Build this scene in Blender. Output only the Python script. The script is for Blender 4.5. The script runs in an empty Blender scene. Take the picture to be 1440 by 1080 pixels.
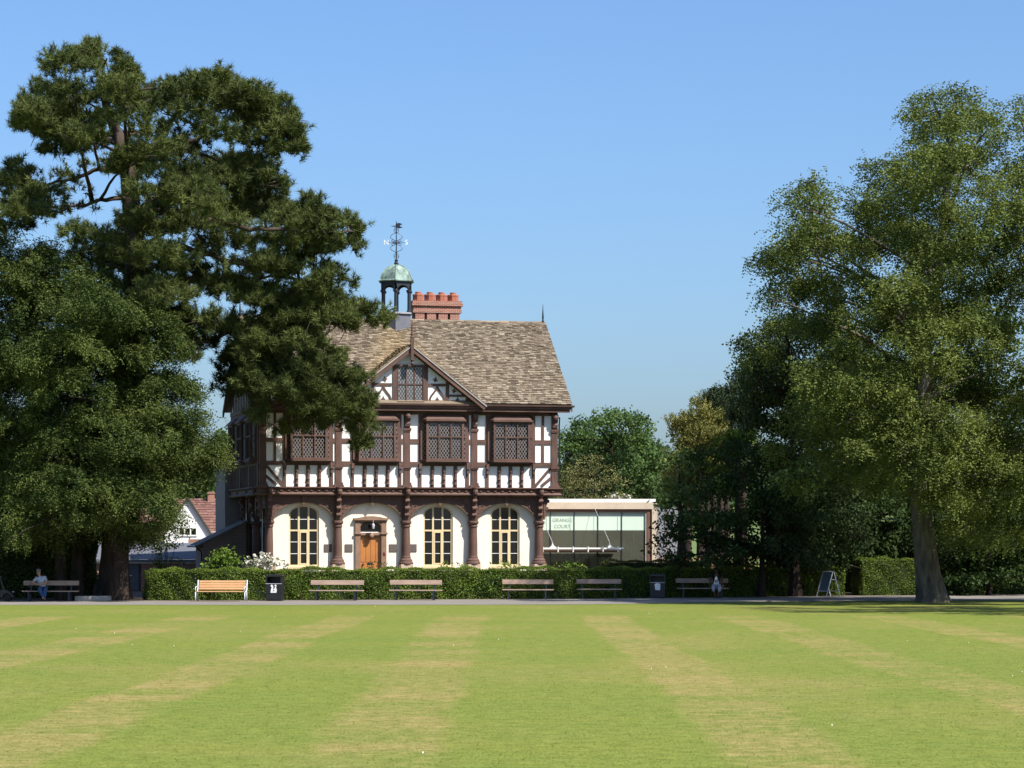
import bpy, math, random
import numpy as np
from mathutils import Vector, Matrix
R = math.radians
rnd = random.Random(7)
scene = bpy.context.scene
col = scene.collection
F_PX, CAM_H, HOR = 3800.0, 2.65, 760.0      # focal length in photo pixels, eye height, horizon row

def at(px, py, D):
    return Vector(((px - 720) / F_PX * D, D, CAM_H + (HOR - py) / F_PX * D))

# ------------------------------------------------------------------ object helpers
def tag(o, label=None, cat=None, group=None, kind=None):
    if label: o['label'] = label
    if cat: o['category'] = cat
    if group: o['group'] = group
    if kind: o['kind'] = kind
    return o

def empty(name, loc=(0, 0, 0), rz=0.0, label=None, cat=None, group=None):
    o = bpy.data.objects.new(name, None)
    o.empty_display_size = 0.3
    col.objects.link(o)
    o.location = loc
    o.rotation_euler = (0, 0, rz)
    return tag(o, label, cat, group)

def link(name, me, mat, parent=None, loc=None, rz=None):
    o = bpy.data.objects.new(name, me)
    col.objects.link(o)
    if mat is not None:
        for m in (mat if isinstance(mat, (list, tuple)) else [mat]):
            me.materials.append(m)
    if parent is not None: o.parent = parent
    if loc is not None: o.location = loc
    if rz is not None: o.rotation_euler = (0, 0, rz)
    return o

def copy_tree(o, parent=None):
    c = o.copy(); col.objects.link(c)
    if parent is not None: c.parent = parent
    for ch in list(o.children): copy_tree(ch, c)
    return c

class MB:
    """collects shapes; build() links them as one mesh object"""
    def __init__(s): s.v = []; s.f = []; s.M = None; s.st = []
    def add(s, vs, fs):
        n = len(s.v); s.st.append((n, len(s.f)))
        if s.M is not None: vs = [s.M @ Vector(p) for p in vs]
        s.v += [tuple(p) for p in vs]; s.f += [tuple(i + n for i in f) for f in fs]
        return s
    def box(s, x0, x1, y0, y1, z0, z1):
        return s.add([(x0,y0,z0),(x1,y0,z0),(x1,y1,z0),(x0,y1,z0),(x0,y0,z1),(x1,y0,z1),(x1,y1,z1),(x0,y1,z1)],
              [(3,2,1,0),(4,5,6,7),(0,1,5,4),(1,2,6,5),(2,3,7,6),(3,0,4,7)])
    def prism(s, poly, y0, y1):
        """polygon in (x,z), extruded along y"""
        a = sum(poly[i][0]*poly[(i+1)%len(poly)][1]-poly[(i+1)%len(poly)][0]*poly[i][1] for i in range(len(poly)))
        if a < 0: poly = poly[::-1]
        n = len(poly)
        vs = [(p[0], y0, p[1]) for p in poly] + [(p[0], y1, p[1]) for p in poly]
        fs = [tuple(range(n)), tuple(range(2*n-1, n-1, -1))]
        fs += [((i+1)%n, i, n+i, n+(i+1)%n) for i in range(n)]
        return s.add(vs, fs)
    def slab(s, poly, z0, z1, poly2=None):
        """polygon in (x,y), extruded up (poly2: the top outline)"""
        poly2 = poly2 or poly
        n = len(poly)
        vs = [(p[0], p[1], z0) for p in poly] + [(p[0], p[1], z1) for p in poly2]
        fs = [tuple(range(n-1, -1, -1)), tuple(range(n, 2*n))]
        fs += [(i, (i+1)%n, n+(i+1)%n, n+i) for i in range(n)]
        return s.add(vs, fs)
    def lathe(s, prof, cx=0, cy=0, n=16, rot=0.0):
        """profile of (radius, z)"""
        vs = []; fs = []
        for r, z in prof:
            vs += [(cx + r*math.cos(rot+2*math.pi*k/n), cy + r*math.sin(rot+2*math.pi*k/n), z) for k in range(n)]
        m = len(prof)
        for j in range(m-1):
            for k in range(n):
                fs.append((j*n+k, j*n+(k+1)%n, (j+1)*n+(k+1)%n, (j+1)*n+k))
        fs.append(tuple(range(n-1, -1, -1))); fs.append(tuple(range((m-1)*n, m*n)))
        return s.add(vs, fs)
    def path(s, pts, rad, n=8, flat=None):
        """tube along points; rad a number or one per point"""
        pts = [Vector(p) for p in pts]
        m = len(pts)
        if not isinstance(rad, (list, tuple)): rad = [rad]*m
        vs = []; fs = []
        up = Vector((0,0,1))
        t0 = (pts[1]-pts[0]).normalized()
        nrm = t0.cross(up)
        if nrm.length < 1e-3: nrm = t0.cross(Vector((1,0,0)))
        nrm.normalize()
        for i in range(m):
            t = (pts[min(i+1,m-1)]-pts[max(i-1,0)])
            if t.length < 1e-6: t = t0
            t.normalize()
            nrm = (nrm - t*nrm.dot(t))
            if nrm.length < 1e-6: nrm = t.cross(Vector((0.3,0.5,0.8)))
            nrm.normalize()
            b = t.cross(nrm)
            for k in range(n):
                a = 2*math.pi*k/n
                vs.append(pts[i] + (nrm*math.cos(a) + b*math.sin(a))*rad[i])
        for j in range(m-1):
            for k in range(n):
                fs.append((j*n+k, j*n+(k+1)%n, (j+1)*n+(k+1)%n, (j+1)*n+k))
        fs.append(tuple(range(n-1,-1,-1))); fs.append(tuple(range((m-1)*n, m*n)))
        return s.add(vs, fs)
    def beam(s, a, b, w, y0, y1):
        """straight timber in the (x,z) plane from a to b, width w, between depths y0,y1"""
        a = Vector((a[0], a[1])); b = Vector((b[0], b[1]))
        d = (b-a).normalized(); p = Vector((-d.y, d.x))*w/2
        return s.prism([tuple(a-p), tuple(b-p), tuple(b+p), tuple(a+p)], y0, y1)
    def ribbon(s, pts, w, y0, y1):
        """curved timber in the (x,z) plane"""
        P = [Vector((p[0], p[1])) for p in pts]
        L = []; Rr = []
        for i in range(len(P)):
            d = (P[min(i+1,len(P)-1)]-P[max(i-1,0)]).normalized(); q = Vector((-d.y, d.x))*w/2
            L.append(P[i]+q); Rr.append(P[i]-q)
        n = len(P); vs = []
        for yy in (y0, y1):
            vs += [(p.x, yy, p.y) for p in L] + [(p.x, yy, p.y) for p in Rr]
        fs = []
        for i in range(n-1):
            fs.append((i, n+i, n+i+1, i+1))
            fs.append((2*n+i, 2*n+i+1, 3*n+i+1, 3*n+i))
            fs.append((i, i+1, 2*n+i+1, 2*n+i))
            fs.append((n+i, 3*n+i, 3*n+i+1, n+i+1))
        fs.append((0, 2*n, 3*n, n)); fs.append((n-1, 2*n-1, 4*n-1, 3*n-1))
        return s.add(vs, fs)
    def build_each(s, name, mat, parent=None, **kw):
        out = []
        for i, (v0, f0) in enumerate(s.st):
            v1, f1 = s.st[i+1] if i+1 < len(s.st) else (len(s.v), len(s.f))
            m = MB(); m.v = s.v[v0:v1]; m.f = [tuple(k-v0 for k in f) for f in s.f[f0:f1]]
            out.append(m.build(name, mat, parent, **kw))
        return out
    def build(s, name, mat, parent=None, smooth=False, loc=None, rz=None, uv=False, bevel=0):
        me = bpy.data.meshes.new(name)
        me.from_pydata(s.v, [], s.f); me.validate(); me.update()
        if smooth: me.shade_smooth()
        else: me.shade_flat()
        if uv:      # flat projection in metres along the wall: u horizontal, v up
            lay = me.uv_layers.new(name='UVMap')
            for p in me.polygons:
                nn = p.normal
                t = Vector((-nn.y, nn.x, 0))
                t = t.normalized() if t.length > 1e-3 else Vector((1,0,0))
                for li in p.loop_indices:
                    c = me.vertices[me.loops[li].vertex_index].co
                    lay.data[li].uv = (c.dot(t), c.z if abs(nn.z) < 0.9 else c.y)
        o = link(name, me, mat, parent, loc, rz)
        if bevel:
            b = o.modifiers.new('bevel', 'BEVEL'); b.width = bevel; b.segments = 2; b.limit_method = 'ANGLE'; b.angle_limit = R(40)
        return o

def mesh_np(name, verts, k):
    """verts (N*k,3) array: N separate polygons of k corners"""
    N = len(verts)//k
    me = bpy.data.meshes.new(name)
    me.vertices.add(len(verts)); me.vertices.foreach_set('co', np.ascontiguousarray(verts, dtype=np.float32).ravel())
    me.loops.add(N*k); me.loops.foreach_set('vertex_index', np.arange(N*k, dtype=np.int32))
    me.polygons.add(N); me.polygons.foreach_set('loop_start', np.arange(0, N*k, k, dtype=np.int32))
    me.update(calc_edges=True); me.validate()
    return me

# ------------------------------------------------------------------ materials
class NT:
    def __init__(s, name):
        s.m = bpy.data.materials.new(name); s.m.use_nodes = True
        s.t = s.m.node_tree; s.t.nodes.clear()
        s.out = s.n('ShaderNodeOutputMaterial')
    def n(s, typ, **kw):
        nd = s.t.nodes.new(typ)
        for k, v in kw.items(): setattr(nd, k, v)
        return nd
    def l(s, a, b): s.t.links.new(a, b)
    def val(s, sock, v):
        if isinstance(v, bpy.types.NodeSocket): s.l(v, sock)
        else: sock.default_value = v
    def math(s, op, a, b=None, c=None, clamp=False):
        nd = s.n('ShaderNodeMath', operation=op, use_clamp=clamp)
        s.val(nd.inputs[0], a)
        if b is not None: s.val(nd.inputs[1], b)
        if c is not None: s.val(nd.inputs[2], c)
        return nd.outputs[0]
    def mix(s, fac, a, b, blend='MIX'):
        nd = s.n('ShaderNodeMix', data_type='RGBA', blend_type=blend)
        s.val(nd.inputs[0], fac)
        s.val(nd.inputs[6], a if isinstance(a, bpy.types.NodeSocket) else (*a, 1)); s.val(nd.inputs[7], b if isinstance(b, bpy.types.NodeSocket) else (*b, 1))
        return nd.outputs[2]
    def noise(s, scale, detail=4, rough=0.55, vec=None, out='Fac', dist=0.0):
        nd = s.n('ShaderNodeTexNoise'); nd.inputs['Scale'].default_value = scale
        nd.inputs['Detail'].default_value = detail; nd.inputs['Roughness'].default_value = rough; nd.inputs['Distortion'].default_value = dist
        if vec is not None: s.l(vec, nd.inputs['Vector'])
        return nd.outputs[out]
    def ramp(s, fac, stops, interp='LINEAR'):
        nd = s.n('ShaderNodeValToRGB'); cr = nd.color_ramp; cr.interpolation = interp
        while len(cr.elements) < len(stops): cr.elements.new(0.5)
        for e, (p, c) in zip(cr.elements, stops):
            e.position = p; e.color = (*c, 1) if not isinstance(c, (int, float)) else (c, c, c, 1)
        s.l(fac, nd.inputs[0]); return nd.outputs[0]
    def coord(s, what='Object'): return s.n('ShaderNodeTexCoord').outputs[what]
    def mapping(s, vec, scale=(1,1,1), rot=(0,0,0), loc=(0,0,0)):
        nd = s.n('ShaderNodeMapping'); s.l(vec, nd.inputs[0])
        nd.inputs['Scale'].default_value = scale; nd.inputs['Rotation'].default_value = rot; nd.inputs['Location'].default_value = loc
        return nd.outputs[0]
    def bump(s, h, strength=0.4, dist=0.02):
        nd = s.n('ShaderNodeBump'); nd.inputs['Strength'].default_value = strength; nd.inputs['Distance'].default_value = dist
        s.l(h, nd.inputs['Height']); return nd.outputs[0]
    def bsdf(s, colr, rough=0.8, normal=None, metal=0.0, spec=0.3):
        b = s.n('ShaderNodeBsdfPrincipled')
        s.val(b.inputs['Base Color'], colr if isinstance(colr, bpy.types.NodeSocket) else (*colr, 1))
        s.val(b.inputs['Roughness'], rough); b.inputs['Metallic'].default_value = metal
        b.inputs['Specular IOR Level'].default_value = spec
        if normal is not None: s.l(normal, b.inputs['Normal'])
        return b.outputs[0]
    def done(s, sh): s.l(sh, s.out.inputs[0]); return s.m

def plain(name, c, rough=0.8, var=0.25, scale=3.0, bump=0.0, metal=0.0, spec=0.3, fine=30.0):
    """a colour with soft blotches and a fine grain"""
    t = NT(name); v = t.coord()
    a = t.noise(scale, 4, vec=v); b = t.noise(fine, 3, vec=v)
    m = t.math('ADD', t.math('MULTIPLY', a, 0.65), t.math('MULTIPLY', b, 0.35))
    lo = tuple(x*(1-var) for x in c); hi = tuple(min(1, x*(1+var)) for x in c)
    cc = t.ramp(m, [(0.3, lo), (0.7, hi)])
    return t.done(t.bsdf(cc, rough, t.bump(b, bump, 0.02) if bump else None, metal, spec))

def wood(name, c, axis=0, rough=0.7, var=0.45, spec=0.25):
    t = NT(name); v = t.coord()
    sc = [14, 14, 14]; sc[axis] = 0.9
    g = t.noise(1.6, 5, 0.65, vec=t.mapping(v, tuple(sc)))
    b = t.noise(1.2, 3, vec=v)
    m = t.math('ADD', t.math('MULTIPLY', g, 0.6), t.math('MULTIPLY', b, 0.4))
    lo = tuple(x*(1-var) for x in c); hi = tuple(min(1, x*(1+var)) for x in c)
    return t.done(t.bsdf(t.ramp(m, [(0.3, lo), (0.7, hi)]), rough, t.bump(g, 0.3, 0.01), 0, spec))

def leafmat(name, dark, light, trans=0.3, hue=(0.0, 0.0, 0.0), nscale=0.35, rough=0.6, spec=0.12):
    """leaf colours: each leaf its own tone, broad patches of younger growth"""
    t = NT(name)
    isl = t.n('ShaderNodeNewGeometry').outputs['Random Per Island']
    ns = t.noise(nscale, 3, vec=t.coord())
    f = t.math('ADD', t.math('MULTIPLY', isl, 0.55), t.math('MULTIPLY', t.ramp(ns, [(0.35, 0.0), (0.65, 1.0)]), 0.45))
    c = t.ramp(f, [(0.1, dark), (0.9, light)])
    b = t.bsdf(c, rough, None, 0, spec)
    tr = t.n('ShaderNodeBsdfTranslucent')
    t.l(t.mix(1.0, c, (1.0, 1.0, 0.45), 'MULTIPLY'), tr.inputs['Color'])
    mx = t.n('ShaderNodeMixShader'); mx.inputs[0].default_value = trans
    t.l(b, mx.inputs[1]); t.l(tr.outputs[0], mx.inputs[2])
    return t.done(mx.outputs[0])

def brick(name, c1, c2, mortar, scale=1.0, bw=0.225, bh=0.075, ms=0.012):
    t = NT(name); v = t.coord('UV')
    nd = t.n('ShaderNodeTexBrick'); t.l(v, nd.inputs['Vector'])
    nd.inputs['Color1'].default_value = (*c1,1); nd.inputs['Color2'].default_value = (*c2,1); nd.inputs['Mortar'].default_value = (*mortar,1)
    nd.inputs['Scale'].default_value = scale; nd.inputs['Mortar Size'].default_value = ms; nd.inputs['Brick Width'].default_value = bw; nd.inputs['Row Height'].default_value = bh
    nd.inputs['Bias'].default_value = -0.1
    n = t.noise(1.3, 4, vec=t.coord())
    c = t.mix(0.6, nd.outputs['Color'], t.ramp(n, [(0.3, (0.5,0.5,0.5)), (0.7, (1.0,0.97,0.95))]), 'MULTIPLY')
    return t.done(t.bsdf(c, 0.9, t.bump(nd.outputs['Fac'], -0.4, 0.01)))

def leaded(name, glass, lead, pitch=0.115, wline=0.16, rough=0.06):
    """panes of diamond leaded glass; each quarry tilts a little"""
    t = NT(name); v = t.coord('UV')
    sep = t.n('ShaderNodeSeparateXYZ'); t.l(v, sep.inputs[0])
    x = t.math('DIVIDE', sep.outputs[0], pitch); y = t.math('DIVIDE', sep.outputs[1], pitch*1.5)
    a = t.math('ADD', x, y); b = t.math('SUBTRACT', x, y)
    fa = t.math('ABSOLUTE', t.math('SUBTRACT', t.math('FRACT', a), 0.5)); fb = t.math('ABSOLUTE', t.math('SUBTRACT', t.math('FRACT', b), 0.5))
    line = t.math('GREATER_THAN', t.math('MAXIMUM', fa, fb), 0.5 - wline/2)
    cid = t.n('ShaderNodeCombineXYZ'); t.l(t.math('FLOOR', a), cid.inputs[0]); t.l(t.math('FLOOR', b), cid.inputs[1])
    wn = t.n('ShaderNodeTexWhiteNoise', noise_dimensions='3D'); t.l(cid.outputs[0], wn.inputs['Vector'])
    geo = t.n('ShaderNodeNewGeometry')
    vs = t.n('ShaderNodeVectorMath', operation='SUBTRACT'); t.l(wn.outputs['Color'], vs.inputs[0]); vs.inputs[1].default_value = (0.5,0.5,0.5)
    vm = t.n('ShaderNodeVectorMath', operation='SCALE'); t.l(vs.outputs[0], vm.inputs[0]); vm.inputs['Scale'].default_value = 0.10
    va = t.n('ShaderNodeVectorMath', operation='ADD'); t.l(geo.outputs['Normal'], va.inputs[0]); t.l(vm.outputs[0], va.inputs[1])
    vn = t.n('ShaderNodeVectorMath', operation='NORMALIZE'); t.l(va.outputs[0], vn.inputs[0])
    g = t.bsdf(glass, rough, vn.outputs[0], 0, 0.6)
    l_ = t.bsdf(lead, 0.6, None, 0, 0.3)
    mx = t.n('ShaderNodeMixShader'); t.l(line, mx.inputs[0]); t.l(g, mx.inputs[1]); t.l(l_, mx.inputs[2])
    return t.done(mx.outputs[0])

M = {}
M['timber']   = wood('brown stained oak', (0.116, 0.067, 0.053), 2, 0.7, 0.5)
M['timber_h'] = wood('brown stained oak rails', (0.120, 0.070, 0.055), 0, 0.7, 0.5)
M['timber_carved'] = plain('carved brown oak', (0.128, 0.074, 0.057), 0.7, 0.35, 6, 0.5, fine=22)
M['limewash'] = plain('white limewash', (0.83, 0.815, 0.79), 0.9, 0.07, 1.1, 0.2, fine=9)
M['cream']    = plain('cream render', (0.85, 0.77, 0.63), 0.9, 0.06, 1.2, 0.15, fine=14)
M['cream_paint'] = plain('cream painted joinery', (0.66, 0.53, 0.31), 0.5, 0.10, 3)
M['white_paint'] = plain('white paint', (0.80, 0.79, 0.76), 0.5, 0.06, 3)
M['stone']    = plain('pale sandstone', (0.48, 0.38, 0.27), 0.9, 0.25, 3, 0.4)
M['brown_stone'] = plain('brown stone', (0.25, 0.155, 0.105), 0.85, 0.25, 4, 0.3)
M['lead']     = plain('lead sheet', (0.13, 0.135, 0.16), 0.55, 0.2, 2, spec=0.5)
M['iron']     = plain('dark iron', (0.018, 0.024, 0.034), 0.45, 0.2, 5, spec=0.5)
M['black_paint'] = plain('black metal', (0.014, 0.014, 0.015), 0.38, 0.2, 6, spec=0.45)
M['grey_metal'] = plain('galvanised steel', (0.55, 0.56, 0.58), 0.4, 0.1, 6, spec=0.5)
M['door_oak'] = wood('varnished oak', (0.42, 0.165, 0.042), 2, 0.42, 0.28, 0.45)
M['glass_dark'] = plain('dark window glass', (0.010, 0.010, 0.011), 0.05, 0.2, 1, spec=0.5)
M['leaded']   = leaded('diamond leaded glass', (0.010, 0.009, 0.010), (0.22, 0.185, 0.175), 0.145, 0.19)
M['leaded_grey'] = leaded('grey leaded glass', (0.20, 0.205, 0.21), (0.03, 0.026, 0.026), 0.145, 0.26, 0.15)
M['plaque']   = plain('grey bronze plaque', (0.115, 0.095, 0.085), 0.6, 0.25, 20)
M['brick']    = brick('red brick', (0.42, 0.15, 0.085), (0.33, 0.12, 0.07), (0.42, 0.36, 0.29))
M['brick_dark'] = brick('weathered brick', (0.30, 0.18, 0.135), (0.20, 0.14, 0.115), (0.36, 0.31, 0.27))
M['brick_chimney'] = brick('orange red brick', (0.37, 0.125, 0.075), (0.27, 0.092, 0.058), (0.42, 0.34, 0.28))
M['grey_render'] = plain('grey rendered wall', (0.27, 0.23, 0.21), 0.95, 0.15, 2, 0.3)
M['pot']      = plain('terracotta', (0.33, 0.12, 0.075), 0.85, 0.2, 5)

def tile_mat(name, stops, stain=None):
    t = NT(name)
    isl = t.n('ShaderNodeNewGeometry').outputs['Random Per Island']
    v = t.coord()
    n = t.noise(0.7, 4, vec=v); n2 = t.noise(16, 4, 0.65, vec=v)
    f = t.math('ADD', t.math('MULTIPLY', isl, 0.62), t.math('ADD', t.math('MULTIPLY', n, 0.16), t.math('MULTIPLY', n2, 0.22)))
    c = t.ramp(f, stops)
    if stain:   # ochre lichen washed down from the cupola
        sep = t.n('ShaderNodeSeparateXYZ'); t.l(v, sep.inputs[0])
        dx = t.math('ABSOLUTE', t.math('SUBTRACT', sep.outputs[0], stain[0]))
        lim = t.math('MULTIPLY_ADD', t.math('SUBTRACT', stain[1], sep.outputs[2]), 0.55, 1.0)
        k = t.math('MULTIPLY', t.math('SUBTRACT', lim, dx), t.math('ADD', n, 0.35), clamp=True)
        gate = t.math('GREATER_THAN', sep.outputs[2], stain[2])
        k = t.math('MULTIPLY', t.math('MULTIPLY', k, gate), 0.28, clamp=True)
        c = t.mix(k, c, t.ramp(isl, [(0.0, (0.30, 0.20, 0.075)), (1.0, (0.50, 0.36, 0.15))]))
    return t.done(t.bsdf(c, 0.92, t.bump(n2, 0.6, 0.02)))
M['stone_tile'] = tile_mat('stone roof tiles', [(0.18, (0.095, 0.073, 0.051)), (0.42, (0.175, 0.138, 0.097)), (0.62, (0.220, 0.177, 0.125)), (0.80, (0.29, 0.24, 0.178)), (0.95, (0.50, 0.44, 0.355))], (7.2, 13.2, 10.6))
M['red_tile'] = tile_mat('red clay tiles', [(0.2, (0.125, 0.065, 0.052)), (0.6, (0.185, 0.095, 0.075)), (0.9, (0.25, 0.145, 0.118))])

def verdigris():
    t = NT('weathered copper'); v = t.coord()
    n = t.noise(1.6, 5, 0.6, vec=t.mapping(v, (3, 3, 1.2)))
    c = t.ramp(n, [(0.32, (0.07, 0.085, 0.075)), (0.5, (0.17, 0.25, 0.21)), (0.7, (0.32, 0.42, 0.35))])
    return t.done(t.bsdf(c, 0.7, None, 0, 0.4))
M['copper'] = verdigris()

def clear_glass():
    t = NT('clear glass')
    tr = t.n('ShaderNodeBsdfTransparent'); tr.inputs[0].default_value = (0.80, 0.85, 0.80, 1)
    gl = t.n('ShaderNodeBsdfGlossy'); gl.inputs['Roughness'].default_value = 0.02; gl.inputs[0].default_value = (0.9, 0.95, 0.92, 1)
    fr = t.n('ShaderNodeFresnel'); fr.inputs[0].default_value = 1.55
    mx = t.n('ShaderNodeMixShader'); t.l(fr.outputs[0], mx.inputs[0]); t.l(tr.outputs[0], mx.inputs[1]); t.l(gl.outputs[0], mx.inputs[2])
    df = t.n('ShaderNodeBsdfDiffuse'); df.inputs[0].default_value = (0.36, 0.37, 0.27, 1)      # even diffuse veil added to brighten the dark interior behind the pane
    m2 = t.n('ShaderNodeMixShader'); m2.inputs[0].default_value = 0.20; t.l(mx.outputs[0], m2.inputs[1]); t.l(df.outputs[0], m2.inputs[2])
    return t.done(m2.outputs[0])
M['clear_glass'] = clear_glass()
# ================================================================== THE TIMBER FRAMED HOUSE (local frame: x along the front, y into depth)
TH = R(14.2)
house = empty('timber_framed_house', (-11.96, 128.0, 0.0), TH,
              'brown and white timber-framed house on carved columns under a stone-tiled roof with copper cupola', 'house')
W, DEP = 14.62, 9.0
Z1, Z2, ZE = 5.21, 8.85, 9.23
COLS = [0.48, 3.80, 7.13, 10.45, 13.75]

def arch_pts(a, b, zs, zt, n=14):
    c = (a+b)/2; w = (b-a)/2
    return [(c - w*math.cos(math.pi*k/n), zs + (zt-zs)*math.sin(math.pi*k/n)) for k in range(n+1)]

def wall_open(mb, u0, u1, z0, z1, y0, y1, ops):
    """wall slab with arched openings (a, b, sill, spring, top)"""
    x = u0
    for a, b, si, sp, tp in sorted(ops):
        mb.box(x, a, y0, y1, z0, z1)
        if si > z0: mb.box(a, b, y0, y1, z0, si)
        P = arch_pts(a, b, sp, tp)
        for p, q in zip(P, P[1:]):
            mb.add([(p[0],y0,p[1]),(q[0],y0,q[1]),(q[0],y0,z1),(p[0],y0,z1),(p[0],y1,p[1]),(q[0],y1,q[1]),(q[0],y1,z1),(p[0],y1,z1)],
                   [(0,1,2,3),(7,6,5,4),(0,4,5,1)])
        x = b
    mb.box(x, u1, y0, y1, z0, z1)

# ---- ground floor
GV = 0.42
gw = MB()
wins = [(2.2, 'a'), (8.76, 'b'), (12.1, 'c')]
ops = [(c-0.73, c+0.73, 1.40, 3.92, 4.34) for c, _ in wins] + [(4.93, 5.95, 0.42, 3.30, 3.55)]
wall_open(gw, 0.62, 14.0, 0.0, 4.86, GV, GV+0.28, ops)
gw.box(0.62, 0.90, GV+0.28, DEP-0.4, 0.0, 4.86); gw.box(13.72, 14.0, GV+0.28, DEP-0.4, 0.0, 4.86); gw.box(0.90, 13.72, DEP-0.68, DEP-0.4, 0.0, 4.86)
gw.build('ground_floor_wall', M['cream'], house)
fl = MB(); fl.box(0.95, 13.68, GV+1.2, DEP-0.75, 0.1, 0.2); fl.build('floor', M['door_oak'], house)

def arched_window(c):
    a, b = c-0.73, c+0.73; y0, y1 = GV+0.07, GV+0.17
    f = MB(); fw = 0.085
    outer = [(a, 1.40)] + arch_pts(a, b, 3.92, 4.34) + [(b, 1.40)]
    inner = [(a+fw, 1.40)] + arch_pts(a+fw, b-fw, 3.92, 4.34-fw) + [(b-fw, 1.40)]
    for i in range(len(outer)-1):
        o0, o1, i0, i1 = outer[i], outer[i+1], inner[i], inner[i+1]
        f.add([(o0[0],y0,o0[1]),(o1[0],y0,o1[1]),(i1[0],y0,i1[1]),(i0[0],y0,i0[1]),(o0[0],y1,o0[1]),(o1[0],y1,o1[1]),(i1[0],y1,i1[1]),(i0[0],y1,i0[1])],
              [(0,1,2,3),(3,2,6,7),(7,6,5,4)])
    for m in (c-0.235, c+0.235): f.box(m-0.045, m+0.045, y0+.002, y1, 1.49, 4.28)
    f.box(a+fw, b-fw, y0-.004, y1-.004, 1.40, 1.49)
    for x0, x1 in ((a+fw, c-.28), (c-.19, c+.19), (c+.28, b-fw)): f.box(x0, x1, y0+.006, y1, 3.09, 3.17)
    f.box(c-.19, c+.19, y0-.012, y0+.05, 3.02, 3.088); f.box(c-.19, c+.19, y0-.012, y0+.05, 1.492, 1.56)
    f.box(c-.19, c-.14, y0-.012, y0+.05, 1.56, 3.02); f.box(c+.14, c+.19, y0-.012, y0+.05, 1.56, 3.02)
    w = f.build('arched_window', M['cream_paint'], house)
    g = MB(); g.prism([(a+.04, 1.44)] + arch_pts(a+.04, b-.04, 3.92, 4.30) + [(b-.04, 1.44)], GV+.125, GV+.135)
    g.build('glazing', M['glass_dark'], w)
    k = MB()
    for z in (3.66, 2.58, 2.02):
        for x0, x1 in ((a+fw, c-.28), (c-.14 if z < 3 else c-.19, c+.14 if z < 3 else c+.19), (c+.28, b-fw)):
            k.box(x0, x1, GV+.095, GV+.124, z-.014, z+.014)
    k.build_each('glazing_bar', M['white_paint'], w)
    s = MB(); s.box(a-.06, b+.06, GV-.07, GV+.06, 1.30, 1.398); s.build('sill', M['cream_paint'], w)
    return w
for c, _ in wins: arched_window(c)
# a small white pot stands inside one window: light folded blind seen at the lower right pane
kk = MB(); kk.box(9.10, 9.24, GV+0.30, GV+0.42, 1.42, 1.85); kk.build('window_display', M['white_paint'], house)

# door with stone surround
ds = MB()
for x0, x1 in ((4.68, 4.925), (5.955, 6.20)):
    ds.box(x0, x1, GV-.10, GV-.003, 0.3, 3.52); ds.box(x0-.05, x1+.05, GV-.14, GV-.10, 2.93, 3.03); ds.box(x0-.03, x1+.03, GV-.17, GV-.14, 2.955, 3.01)
P = arch_pts(4.93, 5.95, 3.30, 3.55)
top = [(4.60, 3.62), (4.60, 3.72)] + [(4.6+1.68*k/12, 3.72 + 0.10*math.sin(math.pi*k/12)**2) for k in range(1, 12)] + [(6.28, 3.72), (6.28, 3.62)]
ds.prism(top, GV-.20, GV-.002)
ds.prism([(4.925, 3.30)] + P[1:-1] + [(5.955, 3.30), (5.955, 3.60), (4.925, 3.60)], GV-.08, GV-.004)
ds.box(4.66, 6.22, GV-.12, GV-.005, 3.53, 3.618)
ds.box(4.93, 5.95, GV-.06, GV+.10, 2.90, 3.02)
srd = ds.build('door_surround', M['brown_stone'], house)
kb = MB(); kb.path([(5.44, GV-.13, 2.72), (5.44, GV-.14, 2.85), (5.44, GV-.10, 3.0)], [.05, .13, .10], 10); kb.build('keystone', M['brown_stone'], srd, smooth=True)
db = MB(); db.box(4.95, 5.93, GV+.10, GV+.16, 0.45, 2.90)
for k in range(4):
    x0 = 4.98 + k*0.235; db.box(x0+.012, x0+.222, GV+.083, GV+.10, 1.62, 2.78)
for x0, x1 in ((5.0, 5.4), (5.48, 5.88)): db.box(x0, x1, GV+.083, GV+.10, 0.55, 1.30)
door = db.build('door', M['door_oak'], house)
h = MB(); h.lathe([(.03,-.05),(.045,0),(.03,.05)], n=10); h.build('door_knob', M['black_paint'], door, smooth=True, loc=(5.09, GV+.05, 1.50))
h = MB(); h.box(5.30, 5.57, GV+.07, GV+.084, 1.50, 1.58); h.build('letter_slot', M['black_paint'], door)
fg = MB(); fg.prism([(4.96, 3.05), (4.96, 3.29)] + arch_pts(4.96, 5.92, 3.29, 3.50)[1:-1] + [(5.92, 3.29), (5.92, 3.05)], GV+.10, GV+.12)
fl_ = fg.build('fanlight', M['glass_dark'], house)
fb = MB(); fb.box(4.95, 5.93, GV+.06, GV+.098, 3.02, 3.06); fb.build('fanlight_frame', M['white_paint'], fl_)
ln = MB(); ln.path([(5.50, GV-.35, 3.62), (5.50, GV-.35, 3.46)], .012, 6); ln.lathe([(.02,3.46),(.07,3.42),(.075,3.36),(.05,3.22),(.02,3.20)], 5.50, GV-.35, 8)
ln.build('porch_lantern', M['grey_metal'], house)
bl = MB(); bl.box(6.03, 6.13, GV-.115, GV-.10, 1.92, 2.07); bl.build('bell_box', plain('dark red plastic', (.12,.02,.02), .4), house)
for a, b in ((3.17, 3.55), (4.18, 4.56), (6.34, 6.73), (7.32, 7.70)):
    q = MB(); q.box(a, b, GV-.035, GV-.002, 2.10, 2.47); q.build('plaque', M['plaque'], house, bevel=.01)

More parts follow.
